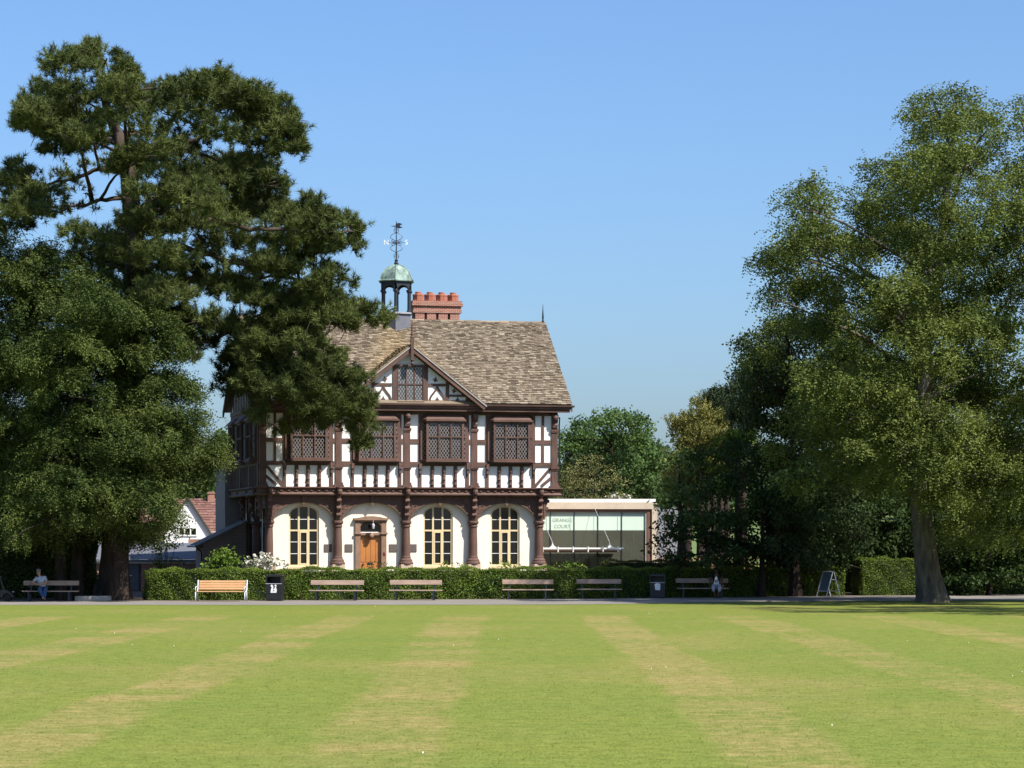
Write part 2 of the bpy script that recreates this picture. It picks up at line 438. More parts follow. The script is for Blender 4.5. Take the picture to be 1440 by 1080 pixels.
# columns
def column(u, y=0.22, parent=house):
    base = MB(); base.box(-.34, .34, -.34, .34, 0.0, 1.22); base.box(-.31, .31, -.31, .31, 1.22, 1.50)
    b = base.build('column', M['stone'], parent, loc=(u, y, 0), bevel=.015)
    sh = MB(); sh.lathe([(.36,1.502),(.36,1.58),(.31,1.64),(.31,1.70),(.235,1.80),(.235,1.86),(.215,1.90),(.212,2.4),(.19,3.28),(.225,3.30),(.225,3.36),(.20,3.40),(.27,3.48),(.27,3.56),(.24,3.60)], n=20)
    sh.build('shaft', M['timber'], b, smooth=False)
    return b
for u in COLS: column(u)
column(0.40, 3.5); column(0.40, 6.5)

# arched boards between the columns, jetty beam, brackets
for a, b in zip(COLS, COLS[1:]):
    bd = MB(); P = arch_pts(a+.16, b-.16, 3.56, 4.46, 20)
    bd.prism([(a+.16, 4.795)] + P + [(b-.16, 4.795)], 0.16, .30)
    bb = bd.build('arched_brace', M['timber_carved'], house)
    Q = arch_pts(a+.19, b-.19, 3.56, 4.50, 20)
    for sx, xx, seg in ((1, a+.2, Q[:8]), (-1, b-.2, Q[-8:])):     # carved leaf scrolls in the spandrels
        rb = MB(); rb.ribbon(seg, .05, .125, .17)
        rb.ribbon([(xx+sx*.05, 3.95), (xx+sx*.12, 4.1), (xx+sx*.25, 4.2), (xx+sx*.33, 4.3), (xx+sx*.22, 4.36), (xx+sx*.1, 4.28)], .05, .13, .17)
        rb.ribbon([(xx+sx*.06, 4.15), (xx+sx*.1, 4.4), (xx+sx*.3, 4.5), (xx+sx*.55, 4.5)], .045, .13, .17)
        rb.build('carved_spandrel', M['timber_carved'], bb)
    kp = MB(); c = (a+b)/2; kp.prism([(c-.1, 4.79), (c-.08, 4.4), (c, 4.3), (c+.08, 4.4), (c+.1, 4.79)], .07, .15); kp.build('pendant', M['timber_carved'], bb)
po = MB()
for u in COLS: po.box(u-.17, u+.17, .10, .36, 3.602, 4.79)
po.build_each('arcade_post', M['timber'], house)
# left flank arcade: dark beam and posts
fb_ = MB()
for a, b in ((.66, 3.3), (3.7, 6.3), (6.7, 8.6)):
    P = arch_pts(a, b, 3.56, 4.46, 12)
    sub = [(a, 4.795)] + P + [(b, 4.795)]
    n = len(sub)
    fb_.add([(.40, p[0], p[1]) for p in sub] + [(.54, p[0], p[1]) for p in sub],
            [tuple(range(n)), tuple(range(2*n-1, n-1, -1))] + [((i+1)%n, i, n+i, n+(i+1)%n) for i in range(n)])
fb_.build('flank_brace', M['timber_carved'], house)
for y in (2.1, 5.0, 7.3):
    q = MB(); q.box(.575, .618, y-.55, y+.55, 1.3, 4.2); q.build('flank_window', M['glass_dark'], house)

# jetty beam (moulded) round three sides
jb = MB()
prof = [(-.04, 4.80), (-.16, 4.80), (-.19, 4.86), (-.15, 4.92), (-.10, 4.96), (-.10, 5.06), (-.16, 5.12), (-.22, 5.15), (-.22, 5.205), (-.04, 5.205)]
n = len(prof)
def sweep(mb, pts):     # pts: corner positions as function of the offset
    vs = []; fs = []
    for fn in pts: vs += [fn(o, z) for o, z in prof]
    for j in range(len(pts)-1):
        for i in range(n):
            fs.append((j*n+i, (j+1)*n+i, (j+1)*n+(i+1)%n, j*n+(i+1)%n))
    fs.append(tuple(range(n))); fs.append(tuple(range(len(pts)*n-1, (len(pts)-1)*n-1, -1)))
    mb.add(vs, fs)
sweep(jb, [lambda o,z: (o, DEP, z), lambda o,z: (o, o, z), lambda o,z: (W-o, o, z), lambda o,z: (W-o, DEP, z)])
jb.build('jetty_beam', M['timber_h'], house)
js = MB(); js.box(-.035, W+.035, -.035, DEP, 4.865, 5.2); js.build('jetty_floor', M['timber_h'], house)
st = MB()
for k in range(40): st.box(.25+k*.36, .37+k*.36, -.165, -.10, 5.0, 5.05)
st.build_each('beam_carving', M['timber_carved'], house)

def corbel(u, y=0.095, rz=0):
    """carved scroll bracket carrying the jetty"""
    c = MB()
    c.prism([(-.11, 3.66), (.11, 3.66), (.13, 4.0), (.13, 4.795), (-.13, 4.795), (-.13, 4.0)], -.08, 0)
    prof2 = [(0, 3.70), (-.10, 3.76), (-.14, 3.88), (-.10, 3.98), (-.14, 4.06), (-.19, 4.2), (-.14, 4.32), (-.18, 4.42), (-.24, 4.55), (-.22, 4.66), (-.26, 4.76), (-.27, 4.795), (0, 4.795)]
    nn = len(prof2)
    vs = [(-.09, p[0], p[1]) for p in prof2] + [(.09, p[0], p[1]) for p in prof2]
    c.add(vs, [tuple(range(nn)), tuple(range(2*nn-1, nn-1, -1))] + [((i+1)%nn, i, nn+i, nn+(i+1)%nn) for i in range(nn)])
    for yy, zz, rr in ((-.13, 3.88, .075), (-.17, 4.2, .085), (-.22, 4.56, .09)):
        c.add([( .11*sx, yy + rr*math.cos(2*math.pi*k/10), zz + rr*math.sin(2*math.pi*k/10)) for sx in (-1, 1) for k in range(10)],
              [tuple(range(9,-1,-1)), tuple(range(10,20))] + [(k, (k+1)%10, 10+(k+1)%10, 10+k) for k in range(10)])
    o = c.build('corbel', M['timber_carved'], house, loc=(u, y, 0), rz=rz)
    h = MB(); h.lathe([(.06, 4.82), (.12, 4.88), (.14, 5.0), (.12, 5.10), (.16, 5.16), (.16, 5.20)], 0, -.34, 10); h.build('boss', M['timber_carved'], o)
    return o
for u in COLS[:-1]: corbel(u)
corbel(COLS[-1]); corbel(13.95, 0.22, R(90)); corbel(.2, 0.5, R(-90)); corbel(.3, 3.5, R(-90)); corbel(.3, 6.5, R(-90))

# ---- upper floor
uw = MB(); uw.box(0, W, 0, DEP, Z1, Z2+.35)
for x0, x1 in ((0.0, .2), (W-.2, W)):       # main gable ends
    y0, y1, zr = .1, DEP-.1, 13.1
    uw.add([(x0,y0,Z2+.35),(x0,y1,Z2+.35),(x0,DEP/2,zr),(x1,y0,Z2+.35),(x1,y1,Z2+.35),(x1,DEP/2,zr)], [(0,1,2),(5,4,3),(0,3,4,1),(1,4,5,2),(2,5,3,0)])
uw.build('upper_wall', M['limewash'], house)

def post(u, w=.30):
    p = MB()
    p.box(u-w/2, u+w/2, -.075, .0, Z1, Z2)
    p.box(u-w/2-.09, u+w/2+.09, -.16, -.075, Z1, 5.30); p.box(u-w/2-.05, u+w/2+.05, -.13, -.075, 5.30, 5.42)
    p.box(u-w/2-.06, u+w/2+.06, -.14, -.075, 6.12, 6.24); p.box(u-w/2-.03, u+w/2+.03, -.11, -.075, 6.05, 6.12)
    p.box(u-w/2-.05, u+w/2+.05, -.13, -.075, 7.94, 8.04); p.box(u-w/2-.03, u+w/2+.03, -.11, -.075, 7.88, 7.94)
    o = p.build('post', M['timber'], house)
    b = MB()     # carved console under the eaves
    pr = [(-.075, 8.06), (-.16, 8.12), (-.20, 8.26), (-.15, 8.36), (-.24, 8.46), (-.30, 8.60), (-.30, 8.76), (-.075, 8.76)]
    nn = len(pr)
    b.add([(u-.13, q[0], q[1]) for q in pr] + [(u+.13, q[0], q[1]) for q in pr],
          [tuple(range(nn)), tuple(range(2*nn-1, nn-1, -1))] + [((i+1)%nn, i, nn+i, nn+(i+1)%nn) for i in range(nn)])
    b.lathe([(.05, 8.44), (.13, 8.52), (.15, 8.62), (.12, 8.72), (.05, 8.75)], u, -.26, 10)
    b.build('carved_console', M['timber_carved'], o)
    return o
PU = [0.16, 3.80, 7.13, 10.45, 14.46]
for u in PU: post(u)

def oriel(u0, u1, parent=house, M4=None, glass='leaded'):
    pj, cn = .31, .25
    mb = lambda: (lambda m: (setattr(m, 'M', M4), m)[1])(MB())
    def outl(o): return [(u0-o*.8, -.02), (u0+cn-o*.5, -pj-o), (u1-cn+o*.5, -pj-o), (u1+o*.8, -.02)]
    f = mb()
    zs0, zs1 = 6.52, 8.38
    corners = [(u0+.05, -.08), (u0+cn+.02, -pj+.03), (u1-cn-.02, -pj+.03), (u1-.05, -.08)]
    for i, (x, y) in enumerate(corners):
        w = .075 if i in (0, 3) else .05
        f.slab([(x-w, y-.05), (x+w, y-.05), (x+w, y+.05), (x-w, y+.05)], zs0, zs1)
    for k in (1, 2):
        x = u0+cn + (u1-u0-2*cn)*k/3; f.box(x-.032, x+.032, -pj-.015, -pj+.06, zs0, zs1)
    f.box(u0+cn+.07, u1-cn-.07, -pj-.012, -pj+.055, 7.60, 7.66)
    f.box(u0+cn+.07, u1-cn-.07, -pj-.012, -pj+.055, zs0, 6.60); f.box(u0+cn+.07, u1-cn-.07, -pj-.012, -pj+.055, 8.30, zs1)
    for A, B in ((corners[0], corners[1]), (corners[2], corners[3])):
        a = Vector(A); b = Vector(B); d = (b-a).normalized(); q = Vector((-d.y, d.x))*.03
        for z0, z1 in ((7.60, 7.66), (zs0, 6.60), (8.30, zs1)):
            f.slab([tuple(a+d*.06-q), tuple(b-d*.05-q), tuple(b-d*.05+q), tuple(a+d*.06+q)], z0, z1)
    o = f.build('oriel_window', M['timber'], parent)
    g = mb()
    for A, B in zip(corners, corners[1:]):
        g.add([(A[0],A[1]+.02,zs0),(B[0],B[1]+.02,zs0),(B[0],B[1]+.02,zs1),(A[0],A[1]+.02,zs1)], [(0,1,2,3)])
    g.build('glazing', M[glass], o, uv=True)
    s = mb(); s.slab(outl(.10), 6.43, 6.52); s.slab(outl(.02), 6.36, 6.43); s.build('sill', M['timber_h'], o)
    h = mb(); h.slab(outl(.11), 8.38, 8.47); h.slab(outl(.08), 8.47, 8.72, [(u0+.1, -.02), (u0+cn+.08, -pj+.16), (u1-cn-.08, -pj+.16), (u1-.1, -.02)]); h.build('hood', M['timber_h'], o)
    return o
OR = [(1.22, 3.42), (4.50, 6.75), (7.80, 10.08), (11.12, 13.38)]
for a, b in OR: oriel(a, b)

tb = lambda: MB()
for i, (a, b) in enumerate(OR):
    l, r = PU[i]+.15, PU[i+1]-.15
    for x in (a-.03, b+.03):
        s = MB(); s.box(x-.075, x+.075, -.06, 0, Z1, 6.23); s.box(x-.075, x+.075, -.06, 0, 6.43, 8.70); s.build('stud', M['timber'], house)
        c = MB(); c.box(x-.07, x+.07, -.20, -.062, 6.08, 6.34); c.box(x-.05, x+.05, -.15, -.062, 5.86, 6.08); c.box(x-.03, x+.03, -.10, -.062, 5.74, 5.86); c.build('small_corbel', M['timber_carved'], house)
    for z in (6.33, 7.42):
        m = MB()
        for x0, x1 in ((l, a-.105), (b+.105, r)):
            if x1-x0 > .05: m.box(x0, x1, -.055, 0, z-.10, z+.10)
        if z < 7: m.box(a-.105, b+.105, -.055, 0, z-.10, z+.03)
        m.build_each('rail', M['timber_h'], house)
    for k in range(3):
        x = a + (b-a)*(k+1)/4
        q = MB(); q.box(x-.085, x+.085, -.05, 0, Z1, 6.23)
        q.lathe([(.05, 5.26), (.085, 5.34), (.05, 5.42), (.05, 5.5), (.09, 5.58), (.06, 5.68), (.05, 5.86), (.09, 5.96), (.10, 6.08), (.07, 6.22)], x, -.06, 8)
        q.build('baluster', M['timber_carved'], house)
# narrow end panels with studs and braces
for (l, r, sx) in ((.31, 1.115, 1), (13.485, 14.31, -1)):
    x = (l+r)/2 + .02*sx
    s = MB(); s.box(x-.06, x+.06, -.05, 0, 6.43, 7.32); s.box(x-.06, x+.06, -.05, 0, 7.52, 8.70); s.build('stud', M['timber'], house)
    for off in (0.0, .52):
        if sx > 0: A, B = (l-.02, 6.24-off), (l+.80-.30*(off > 0), 5.30-off*0 + .0)
        else:      A, B = (r+.02, 6.24-off), (r-.80+.30*(off > 0), 5.30)
        m = MB(); m.beam(A, B, .13, -.045-.002*(off > 0), 0); m.build('brace', M['timber'], house)
tp = MB(); tp.box(0, W, -.07, 0, 8.70, 8.86); tp.build('wall_plate', M['timber_h'], house)

# left flank framing (u = 0 plane, facing -x)
lf = Matrix.Translation((0, DEP, 0)) @ Matrix.Rotation(R(-90), 4, 'Z')
for y in (.18, 3.0, 6.0, 8.8):
    m = MB(); m.box(-.075, 0, y-.15, y+.15, Z1, Z2); m.build('post', M['timber'], house)
for z in (6.33, 7.42, 8.78):
    m = MB(); m.box(-.055, 0, 0.05, DEP, z-.1, z+.1); m.build('rail', M['timber_h'], house)
for y0 in (1.6, 4.5, 7.4):
    oriel(9.0-y0-1.0, 9.0-y0+1.0, house, lf)
for y in [0.55+k*.36 for k in range(24)]:
    m = MB(); m.box(-.05, 0, y-.05, y+.05, Z1, 6.23); m.build('stud', M['timber'], house)
for k in range(15):
    y = .7+k*.54; zt = 9.2 + (min(y, DEP-y)-.1)*.88
    if zt-9.25 > .2:
        m = MB(); m.box(-.05, 0, y-.06, y+.06, 9.08, zt); m.build('stud', M['timber'], house)
m = MB(); m.box(-.10, 0, .02, DEP, 8.88, 9.08); m.build('rail', M['timber_h'], house)

# ---- main roof of stone tiles
SL = (13.60-ZE)/(DEP/2+.55)
def roof_z(y): return ZE + (min(y, DEP-y)+.55)*SL
RU0, RU1 = -.38, 15.20
GC, GHW = 7.22, 3.58                    # centre and half width of the front gable
GZ0, GSL = 9.20, .775
def tiles(mb, org, ux, up, wid, slope_len, clip=None, tw=.21, th=.128, seed=1):
    """rows of overlapping tiles; org lower left, ux along the eave, up the slope"""
    rr = random.Random(seed); ux = Vector(ux).normalized(); up = Vector(up).normalized(); nr = ux.cross(up).normalized()
    if nr.z < 0: nr = -nr
    s = 0.0; row = 0
    while s < slope_len-.02:
        h = th*(1.15-.35*s/slope_len)
        x = -rr.random()*tw
        while x < wid:
            w = tw*rr.uniform(.65, 1.35); x0, x1 = max(x, -rr.random()*.03), min(x+w-.008, wid+rr.random()*.02)
            if x1-x0 > .04 and (clip is None or clip((x0+x1)/2, s)):
                t = .022+rr.random()*.02; j = rr.uniform(-.018, .018)
                e = min(s+h*1.5, slope_len)
                b = org + ux*x0 + up*(s+j); c = org + ux*x1 + up*(s+j+rr.uniform(-.008,.008))
                b2 = org + ux*x0 + up*e; c2 = org + ux*x1 + up*e
                lift = t+.02+rr.random()*.012
                vs = [b+nr*.006, c+nr*.006, c2+nr*.004, b2+nr*.004, b+nr*(lift+.006), c+nr*(lift+.006*rr.random()), c2+nr*.014, b2+nr*.014]
                mb.add(vs, [(4,5,6,7), (0,1,5,4), (1,2,6,5), (3,0,4,7)])
            x += w
        s += h; row += 1
rf = MB()
yr = DEP/2
rf.add([(RU0,-.55,ZE),(RU1,-.55,ZE),(RU1,yr,13.6),(RU0,yr,13.6),(RU0,DEP+.55,ZE),(RU1,DEP+.55,ZE),
        (RU0,-.55,ZE-.10),(RU1,-.55,ZE-.10),(RU1,yr,13.5),(RU0,yr,13.5),(RU0,DEP+.55,ZE-.10),(RU1,DEP+.55,ZE-.10)],
       [(0,1,2,3),(3,2,5,4),(9,8,7,6),(10,11,8,9),(6,7,1,0),(4,5,11,10),(0,3,9,6),(3,4,10,9),(1,7,8,2),(2,8,11,5)])
sl_len = math.hypot(yr+.55, 13.6-ZE)
def clip_main(x, s):
    u = RU0+x; z = ZE + s/sl_len*(13.6-ZE)
    return not (abs(u-GC) < GHW and z < GZ0 + (GHW-abs(u-GC))*GSL - .05)
tiles(rf, Vector((RU0,-.57,ZE)), (1,0,0), (0, yr+.55, 13.6-ZE), RU1-RU0, sl_len, clip_main)
rr_ = random.Random(5); x = RU0
while x < RU1-.1:                       # ridge tiles
    w = rr_.uniform(.38, .5); x1 = min(x+w, RU1)
    zz = 13.64+rr_.uniform(-.012, .012)
    rf.add([(x,yr-.2,zz-.15),(x1-.01,yr-.2,zz-.15),(x1-.01,yr,zz+.03),(x,yr,zz+.03),(x,yr+.2,zz-.15),(x1-.01,yr+.2,zz-.15)], [(0,1,2,3),(3,2,5,4),(0,3,4),(1,5,2)])
    x = x1
roof = rf.build('roof', M['stone_tile'], house)
# verge boards at both ends, gutters, eaves fascia
vb = MB()
for x0, x1 in ((RU0-.03, RU0+.05), (RU1-.05, RU1+.03)):
    for s in (0, 1):
        y0, y1 = (-.55, yr) if s == 0 else (DEP+.55, yr)
        vb.add([(x0,y0,ZE-.34),(x0,y1,13.26),(x0,y1,13.56),(x0,y0,ZE-.04),(x1,y0,ZE-.34),(x1,y1,13.26),(x1,y1,13.56),(x1,y0,ZE-.04)],
               [(0,1,2,3),(7,6,5,4),(0,4,5,1),(3,2,6,7),(0,3,7,4)])
vb.build_each('verge_board', M['timber_h'], house)
fa = MB(); fa.box(-.30, 15.12, -.46, -.40, 8.86, 9.12); fa.box(-.30, 15.12, -.399, -.02, 8.87, 8.90)
fa.box(RU0+.05, RU1-.05, -.52, -.462, 9.0, 9.10); fa.build('eaves_fascia', M['timber_h'], house)
gt = MB()
gp = [(-.62, 9.20), (-.60, 9.12), (-.54, 9.10), (-.48, 9.12), (-.46, 9.20)]
gt.add([(RU0-.02, a, b) for a, b in gp] + [(RU1+.12, a, b) for a, b in gp], [(i, i+1, 6+i, 5+i) for i in range(4)] + [(0,1,2,3,4), (9,8,7,6,5)])
gt.build('gutter', M['timber_h'], house)
dp = MB(); dp.path([(14.05, -.1, 8.9), (14.72, -.05, 8.6), (14.72, .05, 8.3), (14.72, .05, 5.3)], .04, 8); dp.build('downpipe', M['black_paint'], house)
fn = MB(); fn.lathe([(.06, 13.6), (.07, 13.7), (.04, 13.75), (.05, 13.9), (.02, 14.3), (.008, 14.55)], RU1-.12, yr, 8); fn.build('ridge_finial', M['iron'], house)
fn = MB(); fn.lathe([(.06, 13.6), (.07, 13.7), (.04, 13.75), (.05, 13.9), (.02, 14.3), (.008, 14.55)], RU0+.12, yr, 8); fn.build('ridge_finial', M['iron'], house)

# ---- front gable
GY = -.36
gz = lambda x: GZ0 + (GHW-abs(x-GC))*GSL
ga = MB(); ga.prism([(GC-GHW+.25, 9.24), (GC+GHW-.25, 9.24), (GC, gz(GC)-.22)], GY, GY+.2)
gable = ga.build('front_gable', M['limewash'], house)
gr = MB()
yback = lambda z: (z-ZE)/SL-.55
zr = gz(GC)
for sx in (-1, 1):
    e = (GC+sx*(GHW+.08), GZ0-.06); y0 = -.72
    vs = [(e[0], y0, e[1]+.02), (GC, y0, zr+.02), (GC, yback(zr)+.1, zr+.02), (e[0], yback(e[1])+.05, e[1]+.02)]
    vs += [(a, b, c-.12) for a, b, c in vs]
    gr.add(vs, [(0,1,2,3),(7,6,5,4),(0,4,5,1),(3,7,4,0)])
    upv = Vector((-sx*GHW, 0, zr-GZ0)); sl = math.hypot(GHW+.08, zr-e[1])
    ux = (0,1,0)
    wid = yback(zr)+.82
    def cl(x, s, sl=sl): return x-.72 < yback(e[1] + s/sl*(zr-e[1]))+.05
    tiles(gr, Vector((e[0], y0, e[1]+.03)), ux, upv, wid, sl, cl, seed=8+sx)
gr.build('gable_roof', M['stone_tile'], gable)
bb = MB()
for sx in (-1, 1):
    e = (GC+sx*(GHW+.10), GZ0-.10); a = (GC+sx*.001, zr-.02)
    d = Vector((a[0]-e[0], a[1]-e[1])).normalized(); nrm = Vector((-d.y, d.x));  nrm = nrm if nrm.y > 0 else -nrm
    def qd(o0, o1, y0, y1):
        p = [Vector(e)+nrm*o0, Vector(a)+nrm*o0, Vector(a)+nrm*o1, Vector(e)+nrm*o1]
        p[1].x = p[2].x = GC+sx*.004
        p[1].y = zr-.02+o0/abs(nrm.y); p[2].y = zr-.02+o1/abs(nrm.y)
        bb.prism([tuple(q) for q in p], y0, y1)
    qd(-.22, -.045, -.76, -.70)
bb.build_each('bargeboard', M['timber_h'], gable)
bb = MB()
for sx in (-1, 1):
    e = (GC+sx*(GHW+.10), GZ0-.10); a = (GC+sx*.001, zr-.02)
    d = Vector((a[0]-e[0], a[1]-e[1])).normalized(); nrm = Vector((-d.y, d.x));  nrm = nrm if nrm.y > 0 else -nrm
    qd(-.04, .015, -.80, -.70)
bb.build_each('verge_fillet', plain('pale lead fillet', (.36, .33, .31), .7), gable)
g2 = MB()                               # timbers on the gable face
yf, yb = GY-.06, GY-.001
g2.box(GC-3.2, GC+3.2, yf-.02, yb, 9.14, 9.25)
for sx in (-1, 1):
    X = lambda d: GC+sx*d
    def bx(d0, d1, z0, z1, yo=0): g2.box(min(X(d0), X(d1)), max(X(d0), X(d1)), yf+yo, yb, z0, z1)
    bx(.66, .86, 9.25, 11.0); bx(1.74, 1.90, 9.25, 10.25, .004); bx(2.72, 2.86, 9.25, 9.48, .004)
    bx(.90, 1.74, 10.05, 10.17, .008); bx(1.90, 2.9, 9.56, 9.66, .008)
    c = 1.32                             # ogee arch
    for q in (-1, 1):
        g2.ribbon([(X(c+q*.36), 9.25), (X(c+q*.36), 9.42), (X(c+q*.30), 9.58), (X(c+q*.17), 9.74), (X(c+q*.05), 9.90), (X(c), 10.06)], .085, yf+.012+.003*q, yb)
    for d, z in ((1.32, 9.25), (2.32, 9.25)):
        g2.prism([(X(d-.07), z), (X(d+.07), z), (X(d+.05), z+.1), (X(d+.10), z+.17), (X(d+.04), z+.2), (X(d), z+.32), (X(d-.04), z+.2), (X(d-.10), z+.17), (X(d-.05), z+.1)], yf+.02, yb)
    for d, z in ((1.20, 10.30), (2.12, 9.78)):
        g2.prism([(X(d), z-.06), (X(d+.07), z), (X(d+.16), z+.02), (X(d+.08), z+.08), (X(d+.06), z+.2), (X(d-.01), z+.1), (X(d-.1), z+.1), (X(d-.04), z+.04)], yf+.02, yb)
    # sloping timber under the bargeboard
    g2.beam((X(3.22), 9.26), (X(.05), 9.26+3.17*GSL), .17, yf-.012+.002*sx, yb)
g2.box(GC-.9, GC+.9, yf-.05, yb, 10.98, 11.06)
g2.build('gable_timbers', M['timber'], gable)
gw_ = MB()
for k in range(4): gw_.box(GC-.64+k*.413, GC-.64+k*.413+.04, yf, yb, 9.28, 10.96)
gw_.box(GC-.60, GC+.60, yf+.002, yb, 10.11, 10.15); gw_.box(GC-.66, GC+.66, yf-.1, yb, 9.25, 9.31)
gwn = gw_.build('gable_window', M['timber'], gable)
gg = MB(); gg.add([(GC-.62, GY-.02, 9.3), (GC+.62, GY-.02, 9.3), (GC+.62, GY-.02, 10.97), (GC-.62, GY-.02, 10.97)], [(0,1,2,3)])
gg.build('glazing', M['leaded_grey'], gwn, uv=True)
fi = MB(); fi.box(GC-.075, GC+.075, -.86, -.72, 11.25, 12.35); fi.lathe([(.03, 11.02), (.09, 11.10), (.05, 11.18), (.10, 11.26)], GC, -.79, 8)
fi.lathe([(.10, 12.35), (.06, 12.42), (.075, 12.5), (.05, 12.58), (.035, 12.95), (.02, 13.1)], GC, -.79, 8); fi.build('gable_finial', M['timber'], gable)

# ---- cupola
CU, CY = 7.55, yr
cup = MB()
hexa = lambda r, rot=R(-90)-TH: [(CU + r*math.cos(rot+k*math.pi/3), CY + r*math.sin(rot+k*math.pi/3)) for k in range(6)]
cup.slab(hexa(.80), 12.5, 13.86); cup.slab(hexa(.90), 13.86, 13.95, hexa(.86))
cupola = cup.build('cupola', M['lead'], house)
ap = MB(); ap.slab(hexa(.98), 12.5, 13.05, hexa(.80)); ap.build('lead_apron', M['lead'], cupola)
for k in range(6):
    x, y = hexa(.74)[k]
    c = MB(); c.lathe([(.12, 13.95), (.12, 14.02), (.085, 14.05), (.08, 14.9), (.085, 14.93), (.14, 14.97), (.14, 15.05)], x, y, 10); c.build('cupola_column', M['iron'], cupola)
hd = MB()
for k in range(6):
    a = Vector(hexa(.80)[k]); b = Vector(hexa(.80)[(k+1)%6]); d = b-a; q = Vector((d.y, -d.x)).normalized()*.05
    L = d.length; d.normalize()
    P = [(0, 15.42)] + [(p, z) for p, z in arch_pts(.1, L-.1, 15.05, 15.28, 10)] + [(L, 15.42)]
    n_ = len(P)
    vs = [(*(a+d*p+q), z) for p, z in P] + [(*(a+d*p-q), z) for p, z in P]
    hd.add(vs, [tuple(range(n_)), tuple(range(2*n_-1, n_-1, -1))] + [((i+1)%n_, i, n_+i, n_+(i+1)%n_) for i in range(n_)])
hd.slab(hexa(.90), 15.42, 15.47)
hd.build('cupola_arches', M['iron'], cupola)
dm = MB()
pr = [(.98, 15.475), (.99, 15.52), (.90, 15.58), (.84, 15.72), (.76, 15.90), (.64, 16.07), (.46, 16.21), (.25, 16.30), (.09, 16.34)]
dm.lathe(pr, CU, CY, 6, R(-90)-TH)
for k in range(6):
    a = R(-90)-TH+k*math.pi/3
    dm.path([(CU+r*math.cos(a), CY+r*math.sin(a), z+.01) for r, z in pr], .022, 6)
dm.build('dome', M['copper'], cupola)
wv = MB()
wv.lathe([(.10, 16.34), (.12, 16.42), (.07, 16.50), (.10, 16.56), (.04, 16.62)], CU, CY, 8)
wv.path([(CU, CY, 16.6), (CU, CY, 18.5)], [.035, .018], 8)
ct = math.cos(TH); st_ = math.sin(TH)
def face(dx, z): return (CU + dx*ct, CY - dx*st_, z)        # plane square to the path below
def scroll(sx, z0, z1, wdt):
    pts = []
    for k in range(9):
        t = k/8; pts.append((sx*(.03 + wdt*math.sin(math.pi*min(1, t*1.15))**.8 * (1 if t < .85 else .9)), z0+(z1-z0)*t))
    cx, cz = sx*wdt*.55, z1
    for k in range(10):
        a = math.pi*(1.0 - k*.2); r = wdt*.40*(1-k*.07)
        pts.append((cx + sx*r*math.cos(math.pi-a)*-1*-1, cz - (1 if z1 > z0 else -1)*(.02) + (1 if z1 > z0 else -1)*-r*math.sin(a)*.9))
    return pts
for sx in (-1, 1):
    wv.path([face(*p) for p in scroll(sx, 16.98, 17.40, .27)], .013, 5)
    wv.path([face(*p) for p in scroll(sx, 17.92, 17.48, .27)], .013, 5)
    for z, s in ((16.80, .11), (18.02, .10), (16.72, .09), (18.12, .08)):
        wv.path([face(sx*(.02 + s*.5 + s*.5*math.cos(a)), z + s*.8*math.sin(a)) for a in [math.pi*.9 - k*.55 for k in range(9)]], .012, 5)
wv.path([face(-.42, 17.44), face(.42, 17.44)], .012, 5)
wv.lathe([(.05, 17.40), (.07, 17.44), (.05, 17.48)], CU, CY, 8); wv.lathe([(.04, 16.92), (.06, 16.96), (.04, 17.0)], CU, CY, 8); wv.lathe([(.04, 17.93), (.06, 17.97), (.04, 18.0)], CU, CY, 8)
for fx in [[(-.30, 18.26), (-.05, 18.29), (-.05, 18.22)],
           [(-.04, 18.17), (.14, 18.15), (.32, 18.19), (.22, 18.24), (.16, 18.27), (.22, 18.32), (.32, 18.36), (.14, 18.42), (.0, 18.40), (-.04, 18.34)]]:
    P = [face(*p) for p in fx]; off = Vector((st_, ct, 0))*.012
    n_ = len(P); vs = [Vector(p)-off for p in P] + [Vector(p)+off for p in P]
    wv.add(vs, [tuple(range(n_)), tuple(range(2*n_-1, n_-1, -1))] + [((i+1)%n_, i, n_+i, n_+(i+1)%n_) for i in range(n_)])
wv.build('weather_vane', M['iron'], cupola)
def text_mesh(body, size, ext, bold=0.0):
    cu = bpy.data.curves.new('lettering', 'FONT'); cu.body = body; cu.size = size; cu.extrude = ext; cu.align_x = 'CENTER'; cu.align_y = 'CENTER'; cu.offset = bold
    o = bpy.data.objects.new('tmp', cu); col.objects.link(o)
    bpy.context.view_layer.update()
    me = bpy.data.meshes.new_from_object(o.evaluated_get(bpy.context.evaluated_depsgraph_get()))
    bpy.data.objects.remove(o)
    return me
for s, dx in (('N', -.50), ('S', .50)):
    me = text_mesh(s, .34, .010, .002)
    o = link('vane_letter', me, plain('gilded white', (.82, .80, .74), .4), cupola, face(dx, 17.45)); o.rotation_euler = (R(90), 0, -TH)

